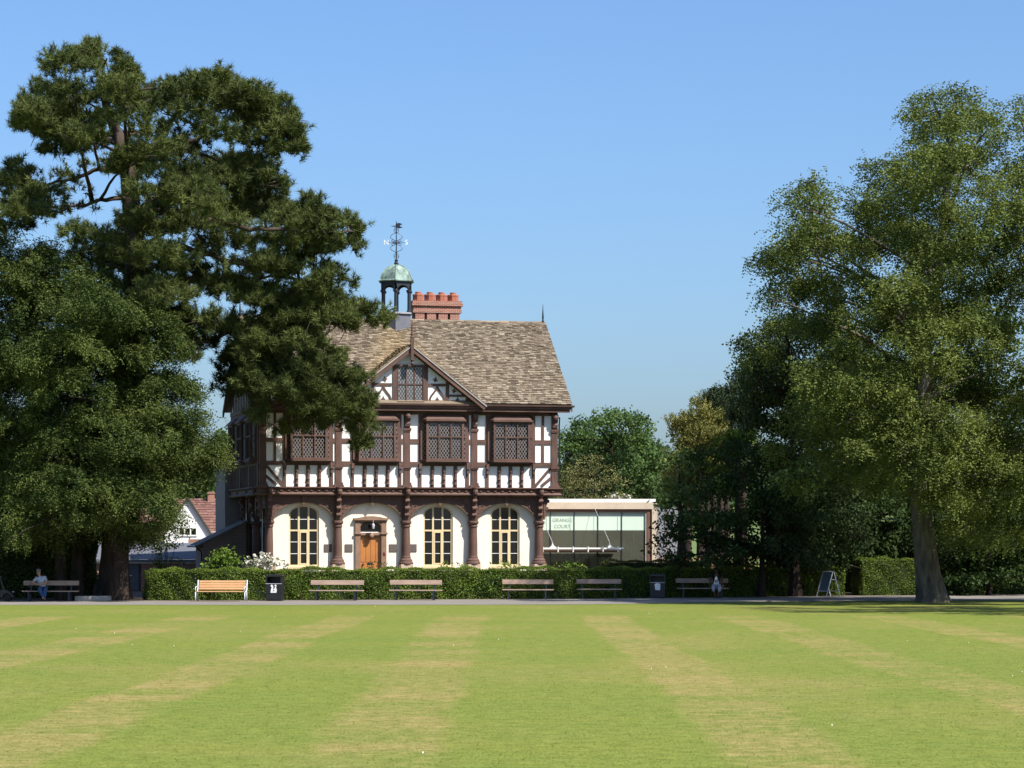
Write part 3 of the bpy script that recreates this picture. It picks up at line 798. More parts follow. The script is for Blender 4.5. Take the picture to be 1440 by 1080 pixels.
# ---- chimneys (behind the ridge)
def chimney(u0, u1, y0, y1, zt, n=4):
    c = MB(); w = (u1-u0-.16)/n
    c.box(u0+.08, u1-.08, y0+.24, y1-.24, 11.2, zt-.95)
    for k in range(n): c.box(u0+.08+k*w+.065, u0+.08+(k+1)*w-.065, y0, y1, 11.2, zt-.97)
    c.box(u0+.02, u1-.02, y0-.04, y1+.04, zt-.97, zt-.82); c.box(u0+.05, u1-.05, y0-.02, y1+.02, zt-.82, zt-.62); c.box(u0-.04, u1+.04, y0-.10, y1+.10, zt-.62, zt-.50); c.box(u0, u1, y0-.06, y1+.06, zt-.50, zt-.36)
    o = c.build('chimney', M['brick_chimney'], house, uv=True)
    for k in range(n):
        p = MB(); x = u0+.08+(k+.5)*w; r = w*.46
        p.lathe([(r*1.04, zt-.36), (r*1.04, zt-.12), (r*1.08, zt-.10), (r*1.08, zt-.03), (r*.85, zt)], x, (y0+y1)/2, 8, R(22.5))
        p.lathe([(r*.58, zt), (r*.58, zt+.10), (r*.5, zt+.11)], x, (y0+y1)/2, 12); p.build('chimney_pot', M['pot'], o)
    return o
chimney(8.76, 11.32, 6.3, 7.1, 15.12); chimney(2.3, 4.2, 6.3, 7.1, 14.9, 3)

# ---- lean-to and rear wing on the left flank
lw = MB(); lw.prism([(-1.85, 0), (.3, 0), (.3, 3.50), (-1.85, 2.45)], 6.2, 8.9); lean = lw.build('brick_outshot', M['brick_dark'], house, uv=True)
lr = MB(); lr.add([(-2.15, 6.05, 2.32), (.35, 6.05, 3.54), (.35, 9.0, 3.54), (-2.15, 9.0, 2.32), (-2.15, 6.05, 2.43), (.35, 6.05, 3.65), (.35, 9.0, 3.65), (-2.15, 9.0, 2.43)],
       [(3,2,1,0), (4,5,6,7), (0,1,5,4), (3,7,6,2), (0,4,7,3)]); lr.build('outshot_roof', plain('grey brown slates', (.17, .14, .125), .85, .2, 3), house)
rw = MB(); rw.box(-.35, 2.5, 9.02, 12.5, 0, 6.5); rw.build('rear_wing', M['grey_render'], house)
gp2 = MB(); gp2.path([(-2.2, 6.0, 2.36), (-2.15, 6.0, 2.25), (-1.95, 6.02, 2.1), (-1.90, 6.12, 0.1)], .045, 8); gp2.path([(-2.24, 5.9, 2.36), (-2.24, 9.0, 2.36)], .06, 6); gp2.build('downpipe', M['black_paint'], house)
# ================================================================== GROUND
def lawn_mat(gain=1.0, trans=0.0, name='mown grass'):
    t = NT(name); v = t.coord('Object')
    sep = t.n('ShaderNodeSeparateXYZ'); t.l(v, sep.inputs[0])
    x, y = sep.outputs[0], sep.outputs[1]
    wob = t.noise(0.09, 3, vec=v); wob2 = t.noise(0.7, 3, vec=v)
    # worn mower stripes running away from the viewer, spreading slightly apart
    xx = t.math('ADD', x, t.math('MULTIPLY', t.math('SUBTRACT', wob, 0.5), 0.9))
    xx = t.math('ADD', xx, t.math('MULTIPLY', t.math('SUBTRACT', wob2, 0.5), 0.4))
    stripes = None
    for x0, slope, w in ((-1.75, 0.0, .92), (3.35, -.004, .85), (8.2, -.012, .9), (-6.0, .012, .85), (-11.2, .02, 1.0), (13.4, -.02, .9), (-16.5, .02, .9), (18.6, -.02, .9)):
        c = t.math('MULTIPLY_ADD', t.math('SUBTRACT', y, 65), slope, x0)
        d = t.math('DIVIDE', t.math('ABSOLUTE', t.math('SUBTRACT', xx, c)), w)
        k = t.math('SUBTRACT', 3.4, t.math('MULTIPLY', d, 3.1), clamp=True)
        stripes = k if stripes is None else t.math('MAXIMUM', stripes, k)
    fade = t.math('MULTIPLY', t.math('SUBTRACT', 97.5, y), 0.25, clamp=True)
    patch = t.noise(0.30, 6, 0.66, vec=t.mapping(v, (0.55, 0.9, 1)))
    fine = t.noise(3.2, 5, 0.72, vec=t.mapping(v, (1.0, 0.8, 1)))
    vfine = t.noise(24.0, 3, 0.75, vec=t.mapping(v, (1.0, 0.22, 1)))
    worn = t.math('MULTIPLY', t.math('MULTIPLY', stripes, fade), t.ramp(t.math('ADD', t.math('MULTIPLY', patch, 0.6), t.math('MULTIPLY', fine, 0.4)), [(0.40, 0.0), (0.60, 1.0)]))
    worn2 = t.math('MULTIPLY', t.ramp(t.noise(0.16, 5, 0.65, vec=t.mapping(v, (0.9, 0.5, 1), loc=(31, 7, 0))), [(0.50, 0.0), (0.72, 0.6)]), 1.0)
    worn = t.math('MAXIMUM', worn, worn2)
    g = t.math('ADD', t.math('MULTIPLY', fine, 0.5), t.math('MULTIPLY', vfine, 0.5))
    green = t.ramp(g, [(0.34, (0.074, 0.108, 0.013)), (0.5, (0.132, 0.168, 0.025)), (0.66, (0.196, 0.230, 0.046))])
    green = t.mix(t.math('MULTIPLY', t.ramp(patch, [(0.35, 0.0), (0.65, 1.0)]), 0.6), green, t.mix(1.0, green, (1.28, 1.08, 1.1), 'MULTIPLY'))
    dry = t.ramp(g, [(0.34, (0.190, 0.134, 0.050)), (0.5, (0.285, 0.205, 0.080)), (0.66, (0.38, 0.285, 0.125))])
    c = t.mix(t.math('MULTIPLY', worn, 0.68), green, dry)
    # daisies and clover heads
    vo = t.n('ShaderNodeTexVoronoi'); vo.inputs['Scale'].default_value = 2.2; t.l(v, vo.inputs['Vector'])
    if trans:
        c = t.mix(1.0, c, (gain, gain, gain), 'MULTIPLY')
        b = t.bsdf(c, 0.7, None, 0, 0.2); tr = t.n('ShaderNodeBsdfTranslucent'); t.l(c, tr.inputs['Color'])
        mx = t.n('ShaderNodeMixShader'); mx.inputs[0].default_value = trans; t.l(b, mx.inputs[1]); t.l(tr.outputs[0], mx.inputs[2])
        return t.done(mx.outputs[0])
    return t.done(t.bsdf(c, 0.9, t.bump(g, 0.55, 0.03), 0, 0.15))
M['lawn'] = lawn_mat()
M['blades'] = lawn_mat(1.3, 0.45, 'grass blades')
M['asphalt'] = plain('worn grey tarmac', (0.20, 0.18, 0.155), 0.92, 0.22, 0.5, 0.3, fine=18)
M['soil'] = plain('dry leaf litter and soil', (0.10, 0.068, 0.040), 0.95, 0.5, 0.9, 0.6, fine=6)

def sheet(name, pts, z, mat):
    mb = MB(); mb.add([(p[0], p[1], z) for p in pts], [tuple(range(len(pts)))])
    o = mb.build(name, mat); return tag(o, kind='structure')
mb = MB()
xs = [-900, -300, -100, -40, 0, 40, 100, 300, 900]; ys = [-60, 0, 60, 100, 140, 200, 400, 1200]
mb.add([(x, y, 0) for y in ys for x in xs], [(j*9+i, j*9+i+1, j*9+i+10, j*9+i+9) for j in range(7) for i in range(8)])
tag(mb.build('lawn', M['lawn']), 'wide mown lawn striped with dry worn bands', kind='structure')
far = [(-80, 845), (0, 844.6), (300, 845), (400, 844.6), (560, 843.6), (690, 843), (830, 842), (900, 841.2), (1000, 840.4), (1150, 838.4), (1400, 836.8), (1560, 835.6)]
near = [(1560, 843.5), (1400, 844.2), (1150, 845.8), (1000, 847.2), (900, 849), (830, 850), (690, 850.6), (400, 851), (0, 850.8), (-80, 850.8)]
gpt = lambda px, py: at(px, py, CAM_H*F_PX/(py-HOR))
sheet('path', [gpt(*p) for p in far] + [gpt(*p) for p in near], 0.008, M['asphalt'])
rr0 = random.Random(2)
bk = [gpt(*p) for p in far]
sheet('garden_ground', [(p.x, p.y-.05, 0) for p in bk] + [(75, 270, 0), (-75, 270, 0)], 0.004, M['soil'])

def path_y(x):                      # far edge of the path at a given x
    for a, b in zip(bk, bk[1:]):
        if a.x <= x <= b.x: return a.y + (b.y-a.y)*(x-a.x)/(b.x-a.x)
    return bk[-1].y if x > 0 else bk[0].y

# daisies: small white heads in the grass (nobody could count them)
rg = np.random.default_rng(11)
N = 45
cl = rg.uniform([-14, 31], [24, 108], (60, 2)); pick = rg.integers(0, 60, N)
P = cl[pick] + rg.normal(0, 1.0, (N, 2))*np.array([.8, 1.6])
ok = (P[:, 1] > 28) & (P[:, 1] < 109); P = P[ok]; N = len(P)
r = rg.uniform(.005, .009, N); ang = np.linspace(0, 2*np.pi, 7)[:6]
V = np.zeros((N, 6, 3)); V[:, :, 0] = P[:, 0:1] + r[:, None]*np.cos(ang); V[:, :, 1] = P[:, 1:2] + r[:, None]*np.sin(ang); V[:, :, 2] = .045 + .012*np.sin(ang)
dz = link('daisies', mesh_np('daisies', V.reshape(-1, 3), 6), plain('white petals', (.8, .8, .74), .7))
tag(dz, 'tiny white daisies dotted through the lawn', 'daisies', kind='stuff')
# grass blades in the nearer part of the lawn
N = 60000
D = 30.5 + 52*(1-np.sqrt(rg.random(N))); X = (rg.random(N)-.5)*2*(D*.2+.8)
h = rg.uniform(.006, .015, N); w = rg.uniform(.005, .009, N)*(D/40)**.5; a = rg.uniform(0, 6.28, N)
B = np.stack([X, D, np.zeros(N)], 1); d = np.stack([np.cos(a), np.sin(a), np.zeros(N)], 1)
lean = np.stack([rg.normal(0, .014, N), rg.normal(0, .014, N), h], 1)
V = np.stack([B-d*w[:, None], B+d*w[:, None], B+lean], 1).reshape(-1, 3)
gb = link('grass', mesh_np('grass', V, 3), M['blades'])
tag(gb, 'short grass blades standing on the nearer lawn', 'grass', kind='stuff')

# ================================================================== MODERN PAVILION
PAV_RZ = R(5)
pav = empty('glass_pavilion', (-1.6, 137.4, 0), PAV_RZ, 'low modern pavilion with pale fascia, frosted green upper glass and hanging canopy', 'pavilion')
M['pale_fascia'] = plain('pale stone fascia', (0.57, 0.47, 0.36), 0.8, 0.12, 1.5, 0.1, fine=8)
M['bronze'] = plain('brown cladding', (0.16, 0.085, 0.058), 0.6, 0.2, 2)
M['frosted'] = plain('frosted green glass', (0.63, 0.76, 0.64), 0.22, 0.06, 0.5, spec=0.5)
M['frosted_shade_joint'] = plain('grey green shade and joints', (0.45, 0.57, 0.51), 0.3, 0.08, 0.5, spec=0.5)  # darker green for the painted fascia shadow, also for the joint strips
M['inside_wall'] = plain('olive grey plaster', (0.42, 0.40, 0.31), 0.9, 0.15, 0.6)
PW = 8.98; YB = 7.0
m = MB(); m.box(0, PW-.005, -.06, YB, 4.60, 4.77); m.build('roof_coping', M['white_paint'], pav)
m = MB(); m.box(0, PW+.06, -.10, .40, 4.25, 4.597); m.box(PW-.20, PW+.06, -.10, .40, 0, 4.248); m.build('fascia', M['pale_fascia'], pav)
m = MB(); m.box(0, PW-.21, -.02, .35, 4.10, 4.245); m.box(PW-.44, PW-.21, -.02, .35, 0, 4.098); m.build('inner_reveal', M['bronze'], pav)
m = MB(); m.box(PW-.52, PW-.445, .02, .12, 0, 4.095); m.build('edge_frame', M['pale_fascia'], pav)
XM = [PW-.52-1.22*k for k in range(8)]
for k in range(7):
    x1, x0 = XM[k]-.02, XM[k+1]+.02
    if k == 6: x0 = 0.05
    q = MB(); q.box(x0, x1, .10, .125, 3.17, 3.86); o = q.build('frosted_pane', M['frosted'], pav)
    q = MB(); q.box(x0, x1, .10, .125, 3.865, 4.095); q.build('shade_strip', M['frosted_shade_joint'], o)  # shadow of the fascia, painted as a darker strip of glass
    q = MB(); q.box(x0, x1, .10, .115, .05, 3.165); q.build('clear_pane', M['clear_glass'], pav)
    q = MB(); q.box(x1+.002, x1+.038, .06, .16, 0, 4.095); q.build('mullion', M['iron'], pav)
    if k not in (0,):
        q = MB(); q.box(x1-.19, x1-.165, .085, .098, 3.17, 3.86); q.build('joint_strip', M['frosted_shade_joint'], o)
tm1 = text_mesh('GRANGE', .25, .004); tm2 = text_mesh('COURT', .25, .004)
etch = plain('etched lettering', (0.31, 0.43, 0.36), 0.5, 0.1)
xc = (XM[4]+XM[3])/2
for tmx, z in ((tm1, 3.68), (tm2, 3.36)):
    o = link('lettering', tmx, etch, pav, (xc, .092, z)); o.rotation_euler = (R(90), 0, 0)
m = MB(); m.box(0, PW-.45, 5.2, 5.35, 0, 4.5); m.build('back_wall', M['inside_wall'], pav)
m = MB(); m.box(0, PW-.45, .3, 5.2, .0, .05); m.build('floor', M['grey_render'], pav)
m = MB(); m.box(0, PW-.45, .36, 5.19, 4.255, 4.55); m.build('ceiling', M['inside_wall'], pav)
m = MB(); m.box(PW-.44, PW-.30, .41, 5.2, 0, 4.25); m.build('side_wall', M['pale_fascia'], pav)
for x0, x1, c in ((2.5, 2.85, 'bronze'), (2.9, 4.4, 'stone'), (6.55, 7.25, 'black_paint')):
    q = MB(); q.box(x0, x1, 5.1, 5.195, (1.75 if x0 > 6 else .1), (3.0 if x0 > 6 else 1.95)); q.build('inner_panel', M[c], pav)
for k in range(4):
    q = MB(); x = 4.75+k*.38; q.box(x, x+.30, 5.1, 5.195, .3, 1.95); q.build('inner_door', M['glass_dark'], pav)
q = MB(); q.box(3.55, 3.95, 5.08, 5.195, 3.02, 3.25); q.build('notice_board', M['frosted'], pav)
q = MB(); q.box(8.05, 8.30, 3.0, 3.05, 1.65, 2.6); q.build('hanging_banner', M['frosted'], pav)
cb = MB(); cb.box(1.3, 7.02, -1.75, -1.62, 2.20, 2.27); cb.path([(1.3, -1.72, 2.23), (7.12, -1.72, 2.23)], .05, 8)
canopy = cb.build('canopy', M['white_paint'], pav)
q = MB(); q.box(1.3, 6.9, -1.615, .0, 2.06, 2.15); q.build('canopy_deck', M['bronze'], canopy)
q = MB()
for k in range(8):
    x = 1.5+k*.76; q.box(x-.025, x+.025, -1.83, -1.76, 2.06, 2.34)
q.build_each('canopy_bracket', M['white_paint'], canopy)
for x in (3.55, 6.45):
    q = MB(); q.path([(x, -1.66, 2.45), (x-.62, -.12, 4.30)], .009, 6); q.build('tie_rod', M['grey_metal'], canopy)
    q = MB(); q.prism([(x-.20, 2.292), (x+.16, 2.292), (x+.02, 2.40), (x-.04, 2.56), (x-.08, 2.40)], -1.69, -1.65); q.build('rod_shoe', M['white_paint'], canopy)
m = MB(); m.box(PW+.07, PW+1.6, 2.0, 7.0, 0, 4.35); m.build('service_block', plain('grey cladding', (0.24, 0.25, 0.28), .6, .1), pav)

# ================================================================== HOUSES AND WALLS BEHIND, LEFT
wh = empty('gabled_house', tuple(at(264, 760, 166)[:2]) + (0,), R(6), 'white gabled house with brown clay-tiled roof beyond the yew', 'house')
G = lambda px, py: ((px-264)/F_PX*166, CAM_H+(HOR-py)/F_PX*166)
m = MB(); m.prism([(G(232,0)[0], 0), (G(296,0)[0], 0), G(297, 753), G(264, 703), G(231, 753)], 0, 6); m.build('white_wall', M['limewash'], wh)
m = MB(); m.box(-3.0, 3.8, 1.6, 8.0, 0, 3.2); m.build('rear_wall', M['limewash'], wh)
m = MB()
zr = G(0, 700)[1]
m.add([(-3.2,1.4,2.95),(4.0,1.4,2.95),(4.0,4.8,zr),(-3.2,4.8,zr),(-3.2,8.2,2.95),(4.0,8.2,2.95)], [(0,1,2,3),(3,2,5,4)])
tiles(m, Vector((-3.2,1.38,2.97)), (1,0,0), (0,3.4,zr-2.95), 7.2, math.hypot(3.4, zr-2.95), None, .3, .30, 4)
for sx in (-1, 1):
    a = G(264, 700); e = (sx*1.62, G(0,758)[1])
    m.add([(0,-.12,a[1]),(0,4.8,a[1]),(e[0],1.6,e[1]),(e[0],-.12,e[1]),(0,-.12,a[1]-.06),(0,4.8,a[1]-.06),(e[0],1.6,e[1]-.06),(e[0],-.12,e[1]-.06)], [(0,1,2,3),(4,7,6,5),(0,3,7,4)])
whr = m.build('roof', M['red_tile'], wh)
m = MB()
for sx in (-1, 1): m.beam((0, G(0,700)[1]+.01), (sx*1.60, G(0,757)[1]), .12, -.16+.004*sx, -.08)
m.build('bargeboard', plain('dark green paint', (.05,.06,.045), .6), wh)
m = MB(); m.box(1.18, 1.62, 4.4, 5.2, 4.4, 5.72); m.box(1.14, 1.66, 4.36, 5.24, 5.6, 5.66); ch = m.build('chimney', M['brick_chimney'], whr, uv=True)
m = MB(); x0, z1 = G(251, 742); x1, z0 = G(277, 753)
for xa, xb in ((x0, x0+.06), (x0+.33, x0+.41), (x0+.70, x0+.78), (x1-.06, x1)): m.box(xa, xb, -.06, -.002, z0, z1)
m.box(x0, x1, -.055, -.002, z0-.05, z0+.04); m.box(x0, x1, -.055, -.002, z1-.05, z1+.02)
ww = m.build('window', M['white_paint'], wh)
m = MB(); m.box(x0+.05, x1-.05, -.03, -.004, z0, z1); m.build('pane', M['glass_dark'], ww)

gar = empty('brick_garage', tuple(at(180, 760, 141)[:2]) + (0,), R(3), 'low red brick garage with grey felt roof and grey door', 'garage')
G = lambda px, py: ((px-180)/F_PX*141, CAM_H+(HOR-py)/F_PX*141)
m = MB(); m.box(-2.5, 0.02, 0, 5, 0, 1.62); m.box(.60, 4.2, 0, 5, 0, 1.62); m.box(.02, .60, .10, 5, 0, 1.62); m.build('wall', M['brick'], gar, uv=True)
m = MB(); m.add([(-2.7,-.25,1.66),(4.5,-.25,1.66),(4.5,3.0,2.52),(-2.7,3.0,2.52),(4.5,5.3,1.66),(-2.7,5.3,1.66)], [(0,1,2,3),(3,2,4,5)]); m.box(-2.7, 4.5, -.25, -.20, 1.54, 1.655)
m.build('roof', plain('grey roofing felt', (0.12, 0.125, 0.145), .8, .12, 1.0, .2), gar)
m = MB(); m.box(-2.6, 4.3, -.06, -.003, 1.45, 1.535); m.build('fascia_board', M['white_paint'], gar)
m = MB(); m.box(.04, .58, .03, .095, 0.02, 1.40)
for k in range(4): m.box(.08, .54, .018, .03, .08+k*.33, .34+k*.33)
gd = m.build('door', plain('grey painted door', (.10, .11, .125), .5, .1), gar)
m = MB(); m.box(.09, .20, -.02, .016, .80, .84); m.build('door_handle', M['grey_metal'], gd)
m = MB(); m.box(-.04, .018, -.03, .12, 0, 1.44); m.box(.602, .66, -.03, .12, 0, 1.44); m.build('door_frame', plain('dark brown frame', (.05,.02,.02), .6), gar)
m = MB(); m.box(2.9, 3.9, 3.5, 3.9, 2.0, 2.72); m.build('chimney', M['brick'], gar, uv=True)

# slatted timber fence right of the pavilion
fz = empty('slatted_fence', tuple(at(908, 760, 140)[:2]) + (0,), R(8), 'tawny upright slatted fence half hidden behind the low dark tree', 'fence')
m = MB()
for k in range(36): m.box(.1+k*.17, .1+k*.17+.05, -.02, .03, 0.05, 1.78+.05*math.sin(k*1.7))
m.build('slats', wood('tawny fence timber', (.28, .15, .06), 2, .8, .3), fz)
m = MB(); m.box(.0, 6.2, .032, .08, .5, .6); m.box(0, 6.2, .032, .08, 1.35, 1.45); m.build('rail', M['timber_h'], fz)
for x in (0.0, 2.05, 4.1, 6.15):
    m = MB(); m.box(x-.06, x+.06, .082, .20, 0, 1.9); m.build('post', M['timber'], fz)

# ================================================================== BENCHES, BINS, SIGN
M['old_wood'] = wood('weathered brown planks', (0.37, 0.265, 0.20), 0, 0.8, 0.3)
M['old_wood2'] = wood('worn pale planks', (0.40, 0.29, 0.215), 0, 0.8, 0.3)
M['new_wood'] = wood('honey coloured slats', (0.58, 0.33, 0.16), 0, 0.55, 0.22)
M['concrete'] = plain('grey concrete', (0.30, 0.28, 0.25), .95, .2, 4, .4)
def plank_bench(L=2.3, mat='old_wood', legm='iron'):
    b = empty('park_bench')
    m = MB(); m.M = Matrix.Translation((0,.30,.62)) @ Matrix.Rotation(R(-12), 4, 'X')
    m.box(-L/2, L/2, -.025, .02, .06, .27); m.build('backrest', M[mat], b, bevel=.008)
    m = MB()
    for k in range(3): m.box(-L/2+.03, L/2+.03, -.22+k*.155, -.22+k*.155+.14, .41, .455)
    m.build('seat', M[mat], b, bevel=.008)
    for x in (-L/2+.32, L/2-.32):
        m = MB(); m.box(x-.035, x+.035, -.20, -.13, 0, .408); m.box(x-.035, x+.035, .14, .21, 0, .408); m.box(x-.03, x+.03, -.128, .138, .34, .405)
        m.M = Matrix.Translation((0,.25,.40)) @ Matrix.Rotation(R(-12), 4, 'X'); m.box(x-.03, x+.03, .025, .06, -.05, .48)
        m.build('leg_frame', M[legm], b)
    return b
bench_spots = [  # left px, right px, ground row, label, material
    (434, 511, 844.6, 'weathered plank bench in front of the hedge just right of the left bin', 'old_wood'),
    (546, 621, 844.2, 'weathered plank bench against the hedge below the house door side', 'old_wood'),
    (705, 778, 843.2, 'weathered plank bench by the hedge below the right-hand house column', 'old_wood'),
    (810, 874, 842.4, 'weathered plank bench by the hedge in front of the pavilion, left of the right bin', 'old_wood'),
    (950, 1025, 840.8, 'shaded plank bench by the hedge with a person in a black top sitting on it', 'old_wood'),
    (30, 110, 845.6, 'shaded plank bench under the yew with a person in a blue shirt sitting on it', 'old_wood2')]
benches = []
bb0 = plank_bench()
for i, (a, b, y, lab, mt) in enumerate(bench_spots):
    o = bb0 if i == 0 else copy_tree(bb0)
    p0 = gpt((a+b)/2, y); D = p0.y
    o.location = (p0.x, D-.05, 0.008); o.rotation_euler = (0, 0, R(-7+i*1.5) if i < 5 else R(-3))
    sx = (b-a)/F_PX*D/2.33; o.scale = (sx, 1, 1)
    tag(o, lab, 'bench', 'plank benches along the path'); benches.append(o)
# honey slatted bench
p0 = gpt(311, 846); nb = empty('park_bench', (p0.x, p0.y, .008), R(-4), 'honey-coloured slatted bench with silver metal ends left of the left bin', 'bench')
L = 2.15
m = MB(); m.M = Matrix.Translation((0,.24,.46)) @ Matrix.Rotation(R(-14), 4, 'X')
for k in range(4): m.box(-L/2+.06, L/2-.06, -.02, .02, .05+k*.105, .14+k*.105)
m.build('backrest', M['new_wood'], nb, bevel=.006)
m = MB()
for k in range(4): m.box(-L/2+.02, L/2-.02, -.26+k*.12, -.26+k*.12+.10, .41, .45)
m.build('seat', M['new_wood'], nb, bevel=.006)
for x in (-L/2, L/2-.0):
    m = MB(); m.path([(x, -.27, 0), (x, -.26, .40), (x, .18, .43), (x, .26, .52), (x, .37, .92)], .028, 8); m.path([(x, .30, 0), (x, .18, .43)], .026, 8)
    m.path([(x, -.26, .40), (x, -.26, .62), (x, .28, .66)], .022, 8); m.build('end_frame', M['grey_metal'], nb, smooth=True)

def bin_(px, py, w, h, label, sticker):
    p = gpt(px, py); o = empty('litter_bin', (p.x, p.y, .008), R(-6), label, 'litter bin', 'black litter bins by the hedge')
    a = w/2
    m = MB(); m.box(-a, a, -a, a, .05, h*.66); m.box(-a+.02, a-.02, -a+.02, a-.02, 0, .05)
    m.box(-a-.012, a+.012, -a-.012, a+.012, h*.30, h*.315)
    body = m.build('body', M['black_paint'], o, bevel=.012)
    m = MB()
    for sx in (-1, 1): m.box(sx*a-.05*(sx > 0), sx*a+.05*(sx < 0), -a+.001, a-.001, h*.66, h*.93)
    m.box(-a+.05, a-.05, a-.05, a-.002, h*.66, h*.93); m.build('hood_sides', M['black_paint'], o)
    m = MB(); m.box(-a-.02, a+.02, -a-.02, a+.02, h*.93, h*.97); m.slab([(-a-.02,-a-.02),(a+.02,-a-.02),(a+.02,a+.02),(-a-.02,a+.02)], h*.97, h, [(-a+.06,-a+.06),(a-.06,-a+.06),(a-.06,a-.06),(-a+.06,a-.06)])
    m.build('lid', M['black_paint'], o)
    m = MB(); m.box(-a-.008, a+.008, -a-.010, -a+.02, h*.655, h*.672); m.build('rim', M['grey_metal'], o)
    m = MB(); m.prism(sticker, -a-.006, -a-.001); m.build('sticker', M['white_paint'], o)
    return o
b1 = bin_(387, 845.2, .70, 1.14, 'black litter bin with a white figure notice, left of the middle benches', [(-.14,.36),(.12,.36),(.14,.48),(.10,.60),(.13,.66),(.10,.72),(.03,.70),(.05,.64),(-.01,.60),(-.04,.70),(-.10,.72),(-.14,.66),(-.09,.60),(-.12,.50)])
m = MB(); m.prism([(-.02,.52),(.03,.54),(.05,.60),(.08,.66),(.03,.66),(.0,.60)], -.365, -.357); m.prism([(-.03,.44),(.04,.44),(.03,.47),(-.02,.47)], -.365, -.357); m.build('sticker_print', M['black_paint'], b1)
b2 = bin_(925, 841.2, .70, 1.08, 'black litter bin with a plain white notice, beside the shaded hedge bench', [(-.10,.38),(.12,.36),(.14,.60),(.10,.68),(-.06,.68),(-.13,.62),(-.11,.52)])

p = gpt(1165, 839.2)
sg = empty('pavement_sign', (p.x, p.y, .008), R(-58), 'grey-blue A-frame pavement sign standing in the shade under the birch', 'sign')
def leaf_panel(sy):
    mt = Matrix.Rotation(0, 4, 'Z')
    m = MB(); hgt = 1.20; spread = .42
    for x in (-.36, .36): m.path([(x, sy*spread, 0), (x, sy*.02, hgt)], .022, 6)
    m.path([(-.36, sy*.03, hgt-.02), (.36, sy*.03, hgt-.02)], .022, 6); m.path([(-.36, sy*(spread*.78), .26), (.36, sy*(spread*.78), .26)], .018, 6)
    return m.build('frame', M['grey_metal'], sg)
leaf_panel(-1); leaf_panel(1)
m = MB(); m.add([(-.335,-.335,.28),(.335,-.335,.28),(.335,-.035,1.15),(-.335,-.035,1.15),(-.335,-.32,.27),(.335,-.32,.27),(.335,-.02,1.14),(-.335,-.02,1.14)], [(0,1,2,3),(7,6,5,4),(0,4,5,1),(1,5,6,2),(2,6,7,3),(3,7,4,0)])
m.build('board', plain('grey blue board', (.12, .19, .27), .5, .3, 3), sg)
m = MB()
for x in (-.36, .36): m.path([(x, -.14, .80), (x, .14, .80)], .014, 6)
m.build('stay', M['grey_metal'], sg)

p = gpt(130, 845.4)
m = MB(); m.slab([(-.74,-.3),(.72,-.32),(.74,.5),(-.72,.5)], 0, .215); o = m.build('concrete_plinth', M['concrete'], loc=(p.x, p.y+.1, .008), bevel=.02)
tag(o, 'low grey concrete plinth at the path edge beside the yew trunk', 'plinth')

# ================================================================== MOBILITY SCOOTER (left edge of the frame)
p = gpt(-7, 846)
sc = empty('mobility_scooter', (p.x, p.y-.1, .008), R(4), 'black mobility scooter with silver wheels parked left of the shaded bench', 'scooter')
for x in (.58, -.52):
    for y in (-.26, .26):
        w = MB(); w.M = Matrix.Translation((x, y, .165)) @ Matrix.Rotation(R(90), 4, 'X')
        w.lathe([(.10,-.05),(.155,-.05),(.165,-.03),(.165,.03),(.155,.05),(.10,.05)], n=20); wo = w.build('wheel', plain('black rubber', (.012,.012,.012), .8), sc)
        w = MB(); w.M = Matrix.Translation((x, y + (-.03 if y < 0 else .03), .165)) @ Matrix.Rotation(R(90), 4, 'X')
        w.lathe([(.115,-.012),(.13,-.028),(.135,.0),(.115,.012)], n=20); w.lathe([(.03,-.034),(.035,0)], n=10)
        for k in range(5):
            a = k*2*math.pi/5; w.path([(0,0,0),(.12*math.cos(a), .12*math.sin(a), -.012)], .018, 5)
        w.build('rim', M['grey_metal'], wo)
m = MB(); m.box(-.5, .45, -.24, .24, .14, .20); m.build('deck', M['black_paint'], sc, bevel=.02)
m = MB()
def shroud(xc, sgn):
    pts = [(.28, .16), (.27, .24), (.20, .36), (.08, .44), (-.10, .52), (-.24, .52), (-.30, .36), (-.30, .20), (-.2, .18), (-.15, .30), (0, .36), (.13, .30), (.2, .18)]
    m.prism([(xc+sgn*a, b) for a, b in pts], -.33, .33)
shroud(.56, 1); shroud(-.52, -1); m.build('body_shell', M['black_paint'], sc, bevel=.02)
m = MB(); m.path([(.42, 0, .45), (.30, 0, .80), (.24, 0, 1.0)], [.05, .035, .03], 8); m.path([(.24, -.26, 1.0), (.20, -.10, 1.02), (.20, .10, 1.02), (.24, .26, 1.0)], .022, 8); m.box(.14, .30, -.10, .10, .98, 1.10); m.build('tiller', M['black_paint'], sc)
m = MB(); m.box(-.45, .02, -.24, .24, .58, .68); m.box(-.34, -.28, -.06, .06, .2, .58); m.M = Matrix.Translation((-.42, 0, .64)) @ Matrix.Rotation(R(-10), 4, 'Y'); m.box(-.05, .05, -.23, .23, .05, .55); m.build('seat', M['black_paint'], sc, bevel=.03)
m = MB(); m.path([(.80, -.20, .42), (.80, .20, .42)], .02, 6); m.build('headlight', M['grey_metal'], sc)

